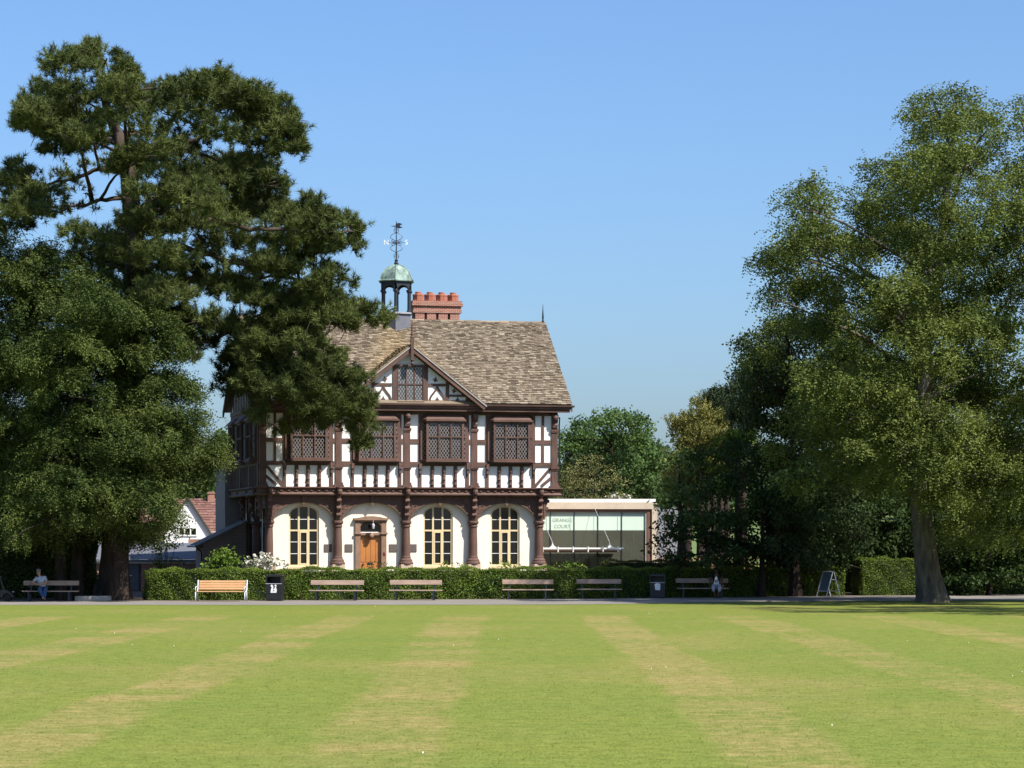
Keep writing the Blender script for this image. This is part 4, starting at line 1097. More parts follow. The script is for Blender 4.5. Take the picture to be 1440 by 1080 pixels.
# ================================================================== PEOPLE
def skin(name, pts, edges, mat, parent, sub=1, root=0):
    """one continuous surface grown round a skeleton; pts: (x,y,z,radius)"""
    me = bpy.data.meshes.new(name)
    me.from_pydata([p[:3] for p in pts], edges, [])
    o = bpy.data.objects.new(name, me); col.objects.link(o)
    md = o.modifiers.new('skin', 'SKIN'); md.use_smooth_shade = True
    for i, p in enumerate(pts):
        me.skin_vertices[0].data[i].radius = (p[3], p[4] if len(p) > 4 else p[3]); me.skin_vertices[0].data[i].use_root = (i == root)
    sb = o.modifiers.new('sub', 'SUBSURF'); sb.levels = sub; sb.render_levels = sub
    bpy.context.view_layer.update()
    m2 = bpy.data.meshes.new_from_object(o.evaluated_get(bpy.context.evaluated_depsgraph_get()))
    bpy.data.objects.remove(o)
    m2.shade_smooth(); m2.name = name
    return m2
def chain(pts, edges, seq, start=None):
    prev = start
    for p in seq:
        pts.append(p); i = len(pts)-1
        if prev is not None: edges.append((prev, i))
        prev = i
    return prev
def hand(pts, edges, wrist_i, W_, d, side):
    """palm, four unequal bent fingers and a thumb from the palm's side; d points down the hand, side across it"""
    d = Vector(d).normalized(); s = Vector(side).normalized(); n = d.cross(s)
    w = Vector(W_)
    pm = w + d*.055
    pi = chain(pts, edges, [(*pm, .034, .022)], wrist_i)
    for k, (o, ln) in enumerate(((-.030, .062), (-.010, .074), (.010, .070), (.029, .055))):
        b = w + d*.095 + s*o; c = b + d*ln*.55 + n*.010; e = c + d*ln*.35 + n*.022
        chain(pts, edges, [(*b, .0095), (*c, .0085), (*e, .007)], pi)
    t0 = w + d*.045 - s*.045; t1 = t0 + d*.035 - s*.018 + n*.012
    chain(pts, edges, [(*t0, .012), (*t1, .009)], pi)
def seated(name, loc, rz, label, pose, cloth):
    root = empty(name, loc, rz, label, 'person')
    Pn = pose; pts = []; edges = []
    pel = chain(pts, edges, [(*Pn['pelvis'], .13, .11)])
    chest = chain(pts, edges, [(*Pn['waist'], .125, .10), (*Pn['chest'], .145, .11)], pel)
    nk = chain(pts, edges, [(*Pn['neck'], .055)], chest)
    hd = Vector(Pn['head']); fwd = Vector(Pn['face']).normalized()
    chain(pts, edges, [(*(hd-Vector((0,0,.07))+fwd*.015), .066, .072), (*(hd+Vector((0,0,.02))), .078, .092), (*(hd+Vector((0,0,.095))-fwd*.01), .055, .06)], nk)
    hi = len(pts)-2
    chain(pts, edges, [(*(hd+fwd*.098-Vector((0,0,.005))), .013)], hi)           # nose
    sd = fwd.cross(Vector((0,0,1)))
    for q in (-1, 1): chain(pts, edges, [(*(hd+sd*q*.082), .016)], hi)           # ears
    for q in ('l', 'r'):
        sh = chain(pts, edges, [(*Pn['sh_'+q], .062), (*Pn['el_'+q], .045), (*Pn['wr_'+q], .030)], chest)
        hand(pts, edges, sh, Pn['wr_'+q], Pn['hd_'+q], Pn['hs_'+q])
        chain(pts, edges, [(*Pn['hip_'+q], .10), (*Pn['kn_'+q], .068), (*Pn['an_'+q], .042), (*Pn['toe_'+q], .035, .028)], pel)
    body = link('body', skin('body', pts, edges, None, None, 2), M['skin_'+cloth['skin']], root)
    # eyes, mouth
    f = MB()
    for q in (-1, 1): c = hd+fwd*.082+sd*q*.032+Vector((0,0,.022)); f.lathe([(.002,-.008),(.010,0),(.002,.008)], 0, 0, 8); f.v[-24:] = [tuple(Vector(v)+c) for v in f.v[-24:]]
    f.path([hd+fwd*.083-sd*.028-Vector((0,0,.055)), hd+fwd*.09-Vector((0,0,.052)), hd+fwd*.083+sd*.028-Vector((0,0,.055))], .007, 6)
    f.build('face_features', plain('dark eyes and lips', (.05,.02,.02), .5), body)
    # shirt: torso and sleeves a little outside the body
    pts = []; edges = []
    pel = chain(pts, edges, [(*(Vector(Pn['pelvis'])+Vector((0,0,.03))), .155, .13)])
    chest = chain(pts, edges, [(*Pn['waist'], .150, .122), (*Pn['chest'], .165, .128)], pel)
    chain(pts, edges, [(*(Vector(Pn['neck'])*.6+Vector(Pn['chest'])*.4), .075)], chest)
    for q in ('l', 'r'):
        e = Vector(Pn['sh_'+q]).lerp(Vector(Pn['el_'+q]), cloth['sleeve'])
        chain(pts, edges, [(*Pn['sh_'+q], .082), (*e, .064)], chest)
    link('shirt', skin('shirt', pts, edges, None, None, 1), cloth['shirt'], root)
    pts = []; edges = []
    pel = chain(pts, edges, [(*Pn['pelvis'], .152, .125)])
    for q in ('l', 'r'):
        e = Vector(Pn['kn_'+q]).lerp(Vector(Pn['an_'+q]), cloth['leg'])
        chain(pts, edges, [(*Pn['hip_'+q], .118), (*Pn['kn_'+q], .09), (*e, .075)], pel)
    link('trousers', skin('trousers', pts, edges, None, None, 1), cloth['trousers'], root)
    for q in ('l', 'r'):
        pts = []; edges = []
        a, t = Vector(Pn['an_'+q]), Vector(Pn['toe_'+q])
        chain(pts, edges, [(*(a+Vector((0,0,-.02))), .048), (*(a.lerp(t, .5)+Vector((0,0,-.01))), .045, .04), (*(t+(t-a)*.25), .045, .035)])
        link('shoe', skin('shoe', pts, edges, None, None, 1), cloth['shoes'], root)
    h = MB(); c = hd+Vector((0,0,.045))-fwd*.022
    prof = [(.098,-.05),(.104,.0),(.098,.045),(.07,.085),(.03,.10)] if not cloth.get('cap') else [(.102,-.01),(.104,.03),(.092,.07),(.05,.098),(.01,.10)]
    h.lathe([(r, z) for r, z in prof], c.x, c.y, 14); h.v = [(a, b, z+c.z) for a, b, z in h.v]
    if cloth.get('cap'):
        cc = hd+fwd*.12+Vector((0,0,.05)); h.slab([tuple((cc+sd*a+fwd*b)[:2]) for a, b in ((-.07,-.05),(-.06,.05),(.06,.05),(.07,-.05))], cc.z-.006, cc.z+.006)
    h.build('cap' if cloth.get('cap') else 'hair', cloth['hair'], root, smooth=True)
    return root
M['skin_dark'] = plain('brown skin', (.14, .075, .05), .55, .1)
M['skin_fair'] = plain('tanned skin', (.46, .25, .17), .55, .1)
def check():
    t = NT('blue check shirt'); v = t.coord()
    ck = t.n('ShaderNodeTexChecker'); ck.inputs['Scale'].default_value = 14; t.l(v, ck.inputs[0]); ck.inputs[1].default_value = (.28,.34,.44,1); ck.inputs[2].default_value = (.52,.56,.62,1)
    return t.done(t.bsdf(ck.outputs[0], .9))
b5 = benches[4]
pb = seated('person', (gpt(1007, 840.8).x, b5.location.y-.05, .008), R(-3), 'seated person in black top with white print and pale cropped trousers on the bench', {
    'pelvis': (0,.02,.53), 'waist': (0,.05,.72), 'chest': (0,.06,.95), 'neck': (0,.03,1.12), 'head': (0,-.01,1.25), 'face': (0,-1,-.1),
    'sh_l': (-.19,.05,1.03), 'el_l': (-.27,.06,.78), 'wr_l': (-.31,-.06,.56), 'hd_l': (-.05,-.5,-.6), 'hs_l': (-1,0,0),
    'sh_r': (.19,.05,1.03), 'el_r': (.27,.06,.78), 'wr_r': (.31,-.06,.56), 'hd_r': (.05,-.5,-.6), 'hs_r': (1,0,0),
    'hip_l': (-.10,-.02,.52), 'kn_l': (-.16,-.44,.50), 'an_l': (-.07,-.40,.09), 'toe_l': (-.09,-.54,.045),
    'hip_r': (.10,-.02,.52), 'kn_r': (.16,-.44,.50), 'an_r': (.07,-.40,.09), 'toe_r': (.09,-.54,.045)},
    dict(skin='dark', sleeve=.55, leg=.55, shirt=plain('black cotton', (.012,.012,.015), .9), trousers=plain('pale grey cotton', (.46,.46,.50), .9), shoes=M['black_paint'], hair=plain('dark hair', (.015,.011,.01), .7)))
m = MB(); m.add([(-.13,-.105,.62),(.13,-.105,.62),(.115,-.110,.72),(.05,-.100,.93),(.02,-.095,.98),(-.02,-.095,.98),(-.05,-.100,.93),(-.115,-.110,.72)], [tuple(range(8))])
m.add([(v[0], v[1]+.02, v[2]) for v in m.v], [tuple(range(7,-1,-1))]); m.build('shirt_print', M['white_paint'], pb)
m = MB()
for x, z0, z1 in ((-.05,.70,.82), (.0,.72,.84), (.05,.70,.82)): m.beam((x-.02, z0), (x+.02, z1), .025, -.122, -.112)
m.build('print_marks', M['iron'], pb)
b6 = benches[5]
pa = seated('person', (gpt(58, 845.6).x, b6.location.y-.05, .008), R(0), 'seated person in blue check shirt, jeans and cap leaning on the bench back', {
    'pelvis': (.10,.02,.53), 'waist': (.06,.05,.72), 'chest': (.0,.05,.95), 'neck': (-.07,.01,1.13), 'head': (-.09,-.03,1.26), 'face': (.25,-1,-.35),
    'sh_l': (-.20,.08,1.0), 'el_l': (-.38,.02,.80), 'wr_l': (-.18,-.16,.74), 'hd_l': (.7,-.5,-.1), 'hs_l': (0,-.3,1),
    'sh_r': (.18,.02,1.04), 'el_r': (.27,-.06,.80), 'wr_r': (.04,-.22,.76), 'hd_r': (-.8,-.3,-.15), 'hs_r': (0,-.3,1),
    'hip_l': (.02,-.03,.52), 'kn_l': (.02,-.46,.55), 'an_l': (.18,-.42,.14), 'toe_l': (.20,-.56,.09),
    'hip_r': (.20,-.03,.52), 'kn_r': (.26,-.44,.50), 'an_r': (.22,-.36,.09), 'toe_r': (.27,-.50,.045)},
    dict(skin='fair', sleeve=.7, leg=.9, shirt=check(), trousers=plain('blue denim', (.035,.085,.19), .9, .2), shoes=M['black_paint'], hair=plain('grey cap', (.16,.15,.14), .9), cap=True))
# ================================================================== PLANTS
def unit(v): return v/np.maximum(np.linalg.norm(v, axis=-1, keepdims=True), 1e-9)
def rand_dirs(rg, n): return unit(rg.normal(0, 1, (n, 3)))

def blobs_at(lst, D0, half, rg, dmin=None, dmax=None, back=0.5, xc=None):
    """crown lobes: outline (px,py,rx,ry) at their own distances round the trunk; half = half depth of the crown in metres"""
    out = []
    xs = [b[0] for b in lst]; xm = (min(xs)+max(xs))/2 if xc is None else xc; xw = max(abs(max(xs)-xm), abs(min(xs)-xm), 1)
    for b in lst:
        lim = half*math.sqrt(max(.12, 1-((b[0]-xm)/xw)**2))
        d = (b[4] if len(b) > 4 else rg.uniform(-1, .55))*lim
        D = D0+d
        if dmin: D = max(D, dmin)
        if dmax: D = min(D, dmax)
        if len(b) > 5: D = b[5]
        p = at(b[0], b[1], D); s = D/F_PX
        out.append((p.x, p.y, p.z, b[2]*s, (b[2]+b[3])*.5*s, b[3]*s))
    n = int(len(lst)*back)
    for k in rg.permutation(len(lst))[:n]:        # the far side of the crown
        b = lst[k]; lim = half*math.sqrt(max(.12, 1-((b[0]-xm)/xw)**2)); D = D0+lim*rg.uniform(.3, 1)
        if dmax: D = min(D, dmax)
        p = at(xm+(b[0]-xm)*.85, b[1]+8, D); s = D/F_PX
        out.append((p.x, p.y, p.z, b[2]*s, (b[2]+b[3])*.5*s, b[3]*s))
    return np.array(out)

def clump_points(bl, rg, dens, shell=.45, sub=.38, gap=2.2):
    """clusters of points over each lobe: returns points and outward directions"""
    P = []; O = []
    for x, y, z, a, b, c in bl:
        area = 4*math.pi*((a*b)**1.6+(a*c)**1.6+(b*c)**1.6)**(1/1.6)/3**(1/1.6)
        ns = max(4, int(area/(sub*sub*gap)))
        d = rand_dirs(rg, ns); d[:, 2] = np.where(d[:, 2] < -.35, -d[:, 2]*.6, d[:, 2]); d = unit(d)
        r = rg.uniform(shell, 1.0, (ns, 1))**.7
        C = np.array([x, y, z])+d*r*np.array([a, b, c])
        per = max(3, int(dens*sub*sub*3))
        q = np.repeat(C, per, 0)+rg.normal(0, 1, (ns*per, 3))*sub*np.array([.48, .48, .34])
        P.append(q); O.append(np.repeat(d, per, 0))
    return np.concatenate(P), np.concatenate(O)

def leaf_quads(P, O, rg, size, aspect=.6, droop=0.0, flat=.5):
    n = len(P)
    A = unit(rand_dirs(rg, n)+O*.5+np.array([0, 0, -droop]))
    Nn = unit(rand_dirs(rg, n)*(1-flat)+unit(O+np.array([0, 0, .7]))*flat)
    B = unit(np.cross(A, Nn)); L = size*rg.uniform(.6, 1.35, (n, 1)); Wd = L*aspect
    return np.stack([P-A*L*.5, P+B*Wd*.5, P+A*L*.5, P-B*Wd*.5], 1).reshape(-1, 3)

def tuft_tris(T, A, rg, k, length, w):
    """needle tufts: k needles round a shoot"""
    n = len(T)
    d = unit(np.repeat(A, k, 0)*.62+rand_dirs(rg, n*k)*.85)
    base = np.repeat(T, k, 0)+np.repeat(A, k, 0)*rg.uniform(-.5, .5, (n*k, 1))*length*.8
    s = unit(np.cross(d, rand_dirs(rg, n*k)))*w
    L = length*rg.uniform(.65, 1.1, (n*k, 1))
    return np.stack([base-s, base+s, base+d*L], 1).reshape(-1, 3)

def spray_quads(P, A, rg, segs, step, lw, ll, droop):
    """drooping flat sprays: a little stem of paired leaflets"""
    n = len(P); out = []
    d = unit(A); p = P.copy()
    for i in range(segs):
        side = unit(np.cross(d, np.array([0, 0, 1.0])+rg.normal(0, .3, (n, 3))))
        for q in (-1, 1):
            t = unit(d*.75+side*q*.7+rg.normal(0, .12, (n, 3)))
            L = ll*(1-.45*i/segs)*rg.uniform(.7, 1.25, (n, 1)); b = unit(np.cross(t, rg.normal(0, 1, (n, 3))+np.array([0, 0, 1.2])))*lw
            out.append(np.stack([p-b*.3, p+t*L*.5+b, p+t*L, p+t*L*.5-b], 1))
        p = p+d*step; d = unit(d+np.array([0, 0, -droop])+rg.normal(0, .08, (n, 3)))
    return np.stack(out, 1).reshape(-1, 3)

def bark(name, c1, c2, scale=5):
    t = NT(name); v = t.coord()
    n = t.noise(scale, 5, .65, vec=t.mapping(v, (1, 1, .22))); w = t.noise(.8, 3, vec=v)
    c = t.ramp(t.math('ADD', t.math('MULTIPLY', n, .7), t.math('MULTIPLY', w, .3)), [(.35, c1), (.65, c2)])
    return t.done(t.bsdf(c, .95, t.bump(n, 1.0, .06), 0, .1))
M['bark_dark'] = bark('dark fissured bark', (.020, .015, .012), (.065, .048, .038))
M['bark_pine'] = bark('pine bark', (.032, .025, .021), (.105, .08, .064))
M['bark_birch'] = bark('grey birch bark', (.062, .054, .041), (.21, .185, .14), 7)

def limb(mb, a, b, r0, r1, rg, sag=.15, n=6, wob=.06):
    a = Vector(a); b = Vector(b); L = (b-a).length; pts = []
    for i in range(n+1):
        t = i/n; p = a.lerp(b, t); p.z += sag*L*math.sin(math.pi*t)*.5*(1-t*.3)
        if 0 < i < n: p += Vector(rg.normal(0, wob*L/n, 3))
        pts.append(p)
    mb.path(pts, [r0+(r1-r0)*i/n for i in range(n+1)], 7)
    return pts

def trunk_mesh(pts, rads, rg, flare=1.0, n=20, lobes=7):
    """tapered, slightly fluted trunk"""
    mb = MB(); vs = []; fs = []; ph = rg.uniform(0, 6, 4)
    dense = []
    for (p, r), (q, s) in zip(zip(pts, rads), zip(pts[1:], rads[1:])):
        for i in range(5): t = i/5; dense.append((Vector(p).lerp(Vector(q), t), r+(s-r)*t))
    dense.append((Vector(pts[-1]), rads[-1])); z0 = dense[0][0].z
    for p, r in dense:
        fl = flare*math.exp(-(p.z-z0)/.7)
        for k in range(n):
            a = 2*math.pi*k/n; rr = r*(1+.05*math.sin(3*a+ph[0])+.07*math.sin(lobes*a+ph[1]+p.z*.15)+fl*(.50+.42*math.sin(lobes*a+ph[1])+.15*math.sin(3*a+ph[2])))
            vs.append((p.x+rr*math.cos(a), p.y+rr*math.sin(a), p.z))
    m = len(dense)
    for j in range(m-1):
        for k in range(n): fs.append((j*n+k, j*n+(k+1)%n, (j+1)*n+(k+1)%n, (j+1)*n+k))
    fs.append(tuple(range((m-1)*n, m*n))); mb.add(vs, fs)
    return mb

def along(pts, z):
    for a, b in zip(pts, pts[1:]):
        if a[2] <= z <= b[2]: return Vector(a).lerp(Vector(b), (z-a[2])/(b[2]-a[2]))
    return Vector(pts[-1] if z > pts[-1][2] else pts[0])

def tree(name, label, cat, trunks, bl, verts, k, mat, barkm, rg, group=None, nlimb=40, flare=1.0, lr=.16, rise=.25, boughs=(), minz=2.0):
    base = Vector(trunks[0][0][0]); root = empty(name, base, 0, label, cat, group)
    for ti, (pts, rads) in enumerate(trunks):
        mb = trunk_mesh(pts, rads, rg, flare)
        if ti == 0:
            nodes = []
            for bp, br in boughs:
                fine = []
                for a_, b_ in zip(bp, bp[1:]):
                    for q in range(6): fine.append(Vector(a_).lerp(Vector(b_), q/6))
                fine.append(Vector(bp[-1]))
                fine = [p+Vector(rg.normal(0, .05, 3)) for p in fine]
                mb.path(fine, [br[0]+(br[1]-br[0])*i/(len(fine)-1) for i in range(len(fine))], 8); nodes += fine[4:]
            idx = rg.permutation(len(bl))[:nlimb]
            for i in idx:
                c = Vector(bl[i][:3]); hd = math.hypot(c.x-base.x, c.y-base.y)
                st = along(pts, max(pts[0][2]+minz, min(c.z-hd*rise, pts[-1][2]-.2)))
                if nodes:
                    nb_ = min(nodes, key=lambda p: (p-c).length+2.5*max(0, p.z-c.z-.8))
                    if (nb_-c).length < (st-c).length*.8 and abs(nb_.z-c.z) < 1.3*math.hypot(nb_.x-c.x, nb_.y-c.y)+.5: st = nb_
                L = (c-st).length
                if L < .6: continue
                pp = limb(mb, st, c, min(lr, .03+L*.016), .025, rg)
                for q in range(3):
                    e = c+Vector(rg.normal(0, 1, 3))*float(bl[i][3])*.55; limb(mb, pp[-2], e, .03, .012, rg, .1, 3)
        mb.v = [(x-base.x, y-base.y, z-base.z) for x, y, z in mb.v]
        mb.build('trunk', barkm, root, smooth=True)
    link('crown', mesh_np('crown', verts-np.array(base), k), mat, root)
    return root

# ---------------------------------------------------------------- the big pine
rg = np.random.default_rng(3)
pine = [(440,425,44,26,0,126.0),(425,480,40,26,0,126.1),(465,440,34,22,0,126),(455,505,34,26,0,126),(400,455,40,26,0,126.2),(370,505,36,26,0,125.6),(395,540,32,22,0,125.8),(345,530,28,24,0,125),(350,470,36,24,0,125.5),(330,505,20,24,0,124.8),(430,545,32,22,0,125.8),(215,215,42,24),(255,240,44,26),(220,258,40,24),(275,275,44,26),(315,268,40,26),(235,290,44,24),(335,250,40,24),(200,310,40,24),(185,225,26,18),(150,82,36,28),(97,92,34,26),(120,72,26,18),(178,100,18,18),(62,132,30,22),(42,152,22,18),(40,172,20,22),(105,130,45,30),(160,130,40,28),(100,160,45,24),
 (265,125,38,26),(238,122,16,14),(300,110,24,16),(330,115,34,26),(352,130,34,28),(385,150,30,24),(405,170,20,22),(412,192,14,16),(300,160,55,30),(360,185,46,24),(230,160,42,28),(190,135,35,30),(395,205,26,16),
 (345,228,44,24),(388,255,28,26),(380,290,28,20),(300,245,48,24),(255,205,40,24),(205,185,36,22),(430,285,16,24),(452,300,22,24),(490,318,24,20),(502,332,12,18),(468,338,36,20),(425,330,42,26),(365,305,50,28),(395,318,36,24),
 (250,320,52,26),(310,340,50,30),(372,356,50,30),(430,372,42,28),(470,392,38,26),(500,432,32,20),(532,445,20,14),(470,430,30,22),(285,300,40,22),(330,285,40,20),
 (440,420,46,30),(395,445,42,26),(355,420,44,28),(315,408,46,28),(425,470,40,28),(455,500,36,26),(480,532,30,20),(505,530,20,12),(440,545,36,24),(475,570,36,22),(508,560,22,16),(505,598,26,22),(508,626,18,16),(450,595,26,16),(420,570,22,16),
 (345,455,40,22),(385,500,32,26),(372,545,30,26),(410,540,30,24),(360,580,16,14),(380,475,40,24),(350,500,22,22),
 (28,238,22,18),(8,262,18,18),(30,298,36,18),(62,272,28,14),(75,210,26,16),(98,205,34,22),(60,180,26,18),(125,190,34,22),(120,330,40,20),(20,320,30,16),
 (165,370,44,24),(200,400,42,26),(240,415,40,24),(275,395,40,24),(285,450,30,22),(255,465,22,26),(230,440,34,24),(295,480,16,14),(190,345,40,22),(225,375,36,22),(270,500,20,20)]
PD = 122.5
def infill(lst, dist, rg, frac=1.0, sc=.95):
    out = list(lst)
    for i, a in enumerate(lst):
        for b in lst[i+1:]:
            if math.hypot(a[0]-b[0], a[1]-b[1]) < dist and rg.random() < frac:
                out.append(((a[0]+b[0])/2, (a[1]+b[1])/2+4, (a[2]+b[2])/2*sc, (a[3]+b[3])/2*sc))
    return out
def inside(poly, x, y):
    c = False; n = len(poly)
    for i in range(n):
        (x0, y0), (x1, y1) = poly[i], poly[i-1]
        if (y0 > y) != (y1 > y) and x < (x1-x0)*(y-y0)/(y1-y0)+x0: c = not c
    return c
def fill(poly, rg, gap, r, tries=2500, inset=.55):
    """lobes scattered evenly through the body of a crown, kept a little inside its outline"""
    xs = [p[0] for p in poly]; ys = [p[1] for p in poly]; out = []
    for _ in range(tries):
        x = rg.uniform(min(xs), max(xs)); y = rg.uniform(min(ys), max(ys)); q = r*inset
        if all(inside(poly, x+a*q, y+b*q) for a, b in ((0,0),(1,0),(-1,0),(0,1),(0,-1))) and all((x-o[0])**2+(y-o[1])**2 > gap*gap for o in out):
            out.append((x, y, r*rg.uniform(.85, 1.15), r*rg.uniform(.6, .8)))
    return out
pine_poly = [(60,120),(48,85),(85,60),(150,52),(190,75),(195,115),(230,110),(270,100),(340,108),(385,130),(420,170),(415,205),(390,225),(400,260),(440,275),(470,300),(510,305),(515,345),(490,365),(495,410),(545,440),(525,460),(480,470),(470,500),(510,530),(490,545),(520,580),(530,625),(508,640),(480,610),(430,590),(345,590),(330,560),(322,500),(280,490),(240,470),(200,440),(150,400),(90,360),(20,335),(0,300),(0,250),(30,228),(58,305),(110,338),(172,330),(174,235),(100,222),(30,190),(10,165),(40,130)]
pine = pine+[(b[0], b[1], b[2], b[3]) for b in fill(pine_poly, rg, 42, 36)]
bl = blobs_at(infill(pine, 45, rg, .15), PD, 7.5, rg, 114.5, 126.3, .2, xc=195)
bl[:, 1] = np.where((bl[:, 0] > -13.0) & (bl[:, 1] < 120.5), 120.5+(bl[:, 1]-114)*.2, bl[:, 1])
bl[:, 5] *= .95
T = []; A = []
for x, y, z, a, b, c in bl:             # brush-like puffs over every lobe, each puff a handful of shoots
    ns = int(9+12.5*a*c)
    d = rand_dirs(rg, ns); d[:, 2] = np.abs(d[:, 2])*1.0-.35; d = unit(d)
    pc = np.array([x, y, z])+d*rg.uniform(.45, 1.03, (ns, 1))*np.array([a, b, c])
    ax = unit(d+np.array([0, 0, .8])+rg.normal(0, .25, (ns, 3))); k = 5
    T.append(np.repeat(pc, k, 0)+rg.normal(0, .13, (ns*k, 3))); A.append(unit(np.repeat(ax, k, 0)+rg.normal(0, .35, (ns*k, 3))))
q_ = lambda px, py, D: tuple(at(px, py, D))
pb_ = [([q_(188,400,PD), q_(240,392,PD+1), q_(300,395,PD+2.2), q_(350,415,PD+3), q_(400,455,PD+3.3), q_(440,505,PD+3.4), q_(475,560,PD+3.4)], (.20, .05)),
       ([q_(188,350,PD), q_(260,350,PD-1.5), q_(340,372,PD-1.5), q_(420,395,PD-.5), q_(500,435,PD+.5)], (.18, .04)),
       ([q_(185,290,PD), q_(260,305,PD-2), q_(350,320,PD-2.5), q_(430,325,PD-2), q_(490,325,PD-2)], (.17, .04)),
       ([q_(184,255,PD), q_(230,215,PD-1), q_(300,185,PD-1.5), q_(370,170,PD-1)], (.18, .05)),
       ([q_(182,240,PD), q_(140,238,PD-1), q_(90,255,PD-1), q_(35,270,PD-1)], (.13, .04)),
       ([q_(186,275,PD), q_(130,285,PD-2), q_(60,300,PD-2)], (.12, .04)),
       ([q_(170,200,PD), q_(110,190,PD-1), q_(60,165,PD-1)], (.12, .04))]
for bp, _r in pb_:                      # shoots clothing the outer two thirds of each bough
    for a_, b_ in list(zip(bp, bp[1:]))[1:]:
        a_ = np.array(a_); b_ = np.array(b_); ns = int(np.linalg.norm(b_-a_)*5)
        pc = a_+(b_-a_)*rg.random((ns, 1))+rg.normal(0, .28, (ns, 3))+np.array([0, -.1, .12])
        ax = unit(rand_dirs(rg, ns)+np.array([0, 0, .7])); k_ = 5
        T.append(np.repeat(pc, k_, 0)+rg.normal(0, .13, (ns*k_, 3))); A.append(unit(np.repeat(ax, k_, 0)+rg.normal(0, .35, (ns*k_, 3))))
T = np.concatenate(T); A = np.concatenate(A)
V = tuft_tris(T, A, rg, 30, .33, .017)
M['needles'] = leafmat('dark pine needles', (.032, .050, .016), (.152, .180, .052), .18, nscale=.45)
b0 = at(168, 842, PD); tp_ = at(187, 330, PD)
ptr = [(b0.x-.3, PD, 0), (b0.x-.1, PD, 5), (at(192,480,PD).x, PD, at(192,480,PD).z), (at(188,330,PD).x, PD, at(188,330,PD).z), (at(180,230,PD).x, PD-.2, at(180,230,PD).z), (at(150,150,PD).x, PD, at(150,150,PD).z), (at(135,95,PD).x, PD, at(135,95,PD).z)]
pine_o = tree('pine_tree', 'towering dark pine with spreading needle boughs hanging across the house front', 'pine', [(ptr, [.62,.55,.48,.42,.36,.2,.08])], bl, V, 3, M['needles'], M['bark_pine'], rg, nlimb=120, flare=.6, lr=.11, rise=.32, boughs=pb_)

# ---------------------------------------------------------------- yews, left
rg = np.random.default_rng(4)
yew = [(25,370,36,24),(75,380,40,24),(130,410,44,26),(170,425,36,26),(200,455,34,28),(40,420,50,30),(100,440,55,30),(160,470,50,30),(215,500,32,28),(30,480,50,30),(90,500,55,32),(150,520,50,32),(205,545,40,28),(240,555,30,24),(262,560,22,18),
 (30,545,50,30),(90,560,55,32),(150,580,50,30),(210,600,45,28),(255,605,36,26),(275,615,22,22),(290,640,12,16),(30,610,50,30),(90,625,55,30),(150,640,50,30),(215,650,46,28),(262,655,32,26),(280,680,16,18),
 (30,670,50,26),(90,685,52,28),(150,700,50,26),(205,705,46,26),(245,710,30,20),(262,735,18,12),(60,730,45,20),(15,725,36,22),(110,735,42,18),(165,738,46,16),(215,738,34,16),(200,752,26,10),(30,755,36,14),(75,758,40,12),(120,748,30,10)]
YD = 119.6
yew_poly = [(-70,330),(0,335),(50,345),(110,385),(170,410),(215,440),(232,490),(236,540),(258,555),(280,600),(292,632),(282,668),(262,700),(235,720),(205,750),(150,770),(110,765),(60,775),(-70,775)]
yew = [b for b in yew if not (b[0] > 250 and b[1] > 700)]+fill(yew_poly, rg, 38, 42)
bl = blobs_at(infill(yew, 62, rg, .0), YD, 5.2, rg, 113.6, 123.0, .35, xc=110)
P, O = clump_points(bl, rg, 42, .45, .55, 4.4)
A = unit(O*1.0+np.array([0, 0, .1])+rg.normal(0, .35, P.shape))
V = spray_quads(P, A, rg, 6, .14, .026, .18, .40)
M['yew'] = leafmat('yew foliage', (.022, .044, .012), (.112, .142, .033), .18, nscale=.4)
b0 = at(163, 838, YD)
b1_ = at(110, 838, YD+1.2); b2_ = at(86, 838, YD+.4)
tree('yew_tree', 'broad drooping yew with a thick dark trunk left of the house', 'yew tree',
     [([(b0.x, YD, 0), (b0.x+.05, YD, 2.6), (b0.x+.1, YD, 5), (b0.x, YD, 12.5)], [.50,.54,.48,.1]), ([(b1_.x, YD+1.2, 0), (b1_.x-.05, YD+1.2, 4.5), (b1_.x-.4, YD+1.2, 8.5)], [.26,.24,.08]), ([(b2_.x, YD+.4, 0), (b2_.x-.1, YD+.4, 4.5), (b2_.x-.6, YD+.6, 8.5)], [.22,.2,.08])],
     bl, V, 4, M['yew'], M['bark_dark'], rg, nlimb=46, flare=.35, lr=.16, rise=.1)

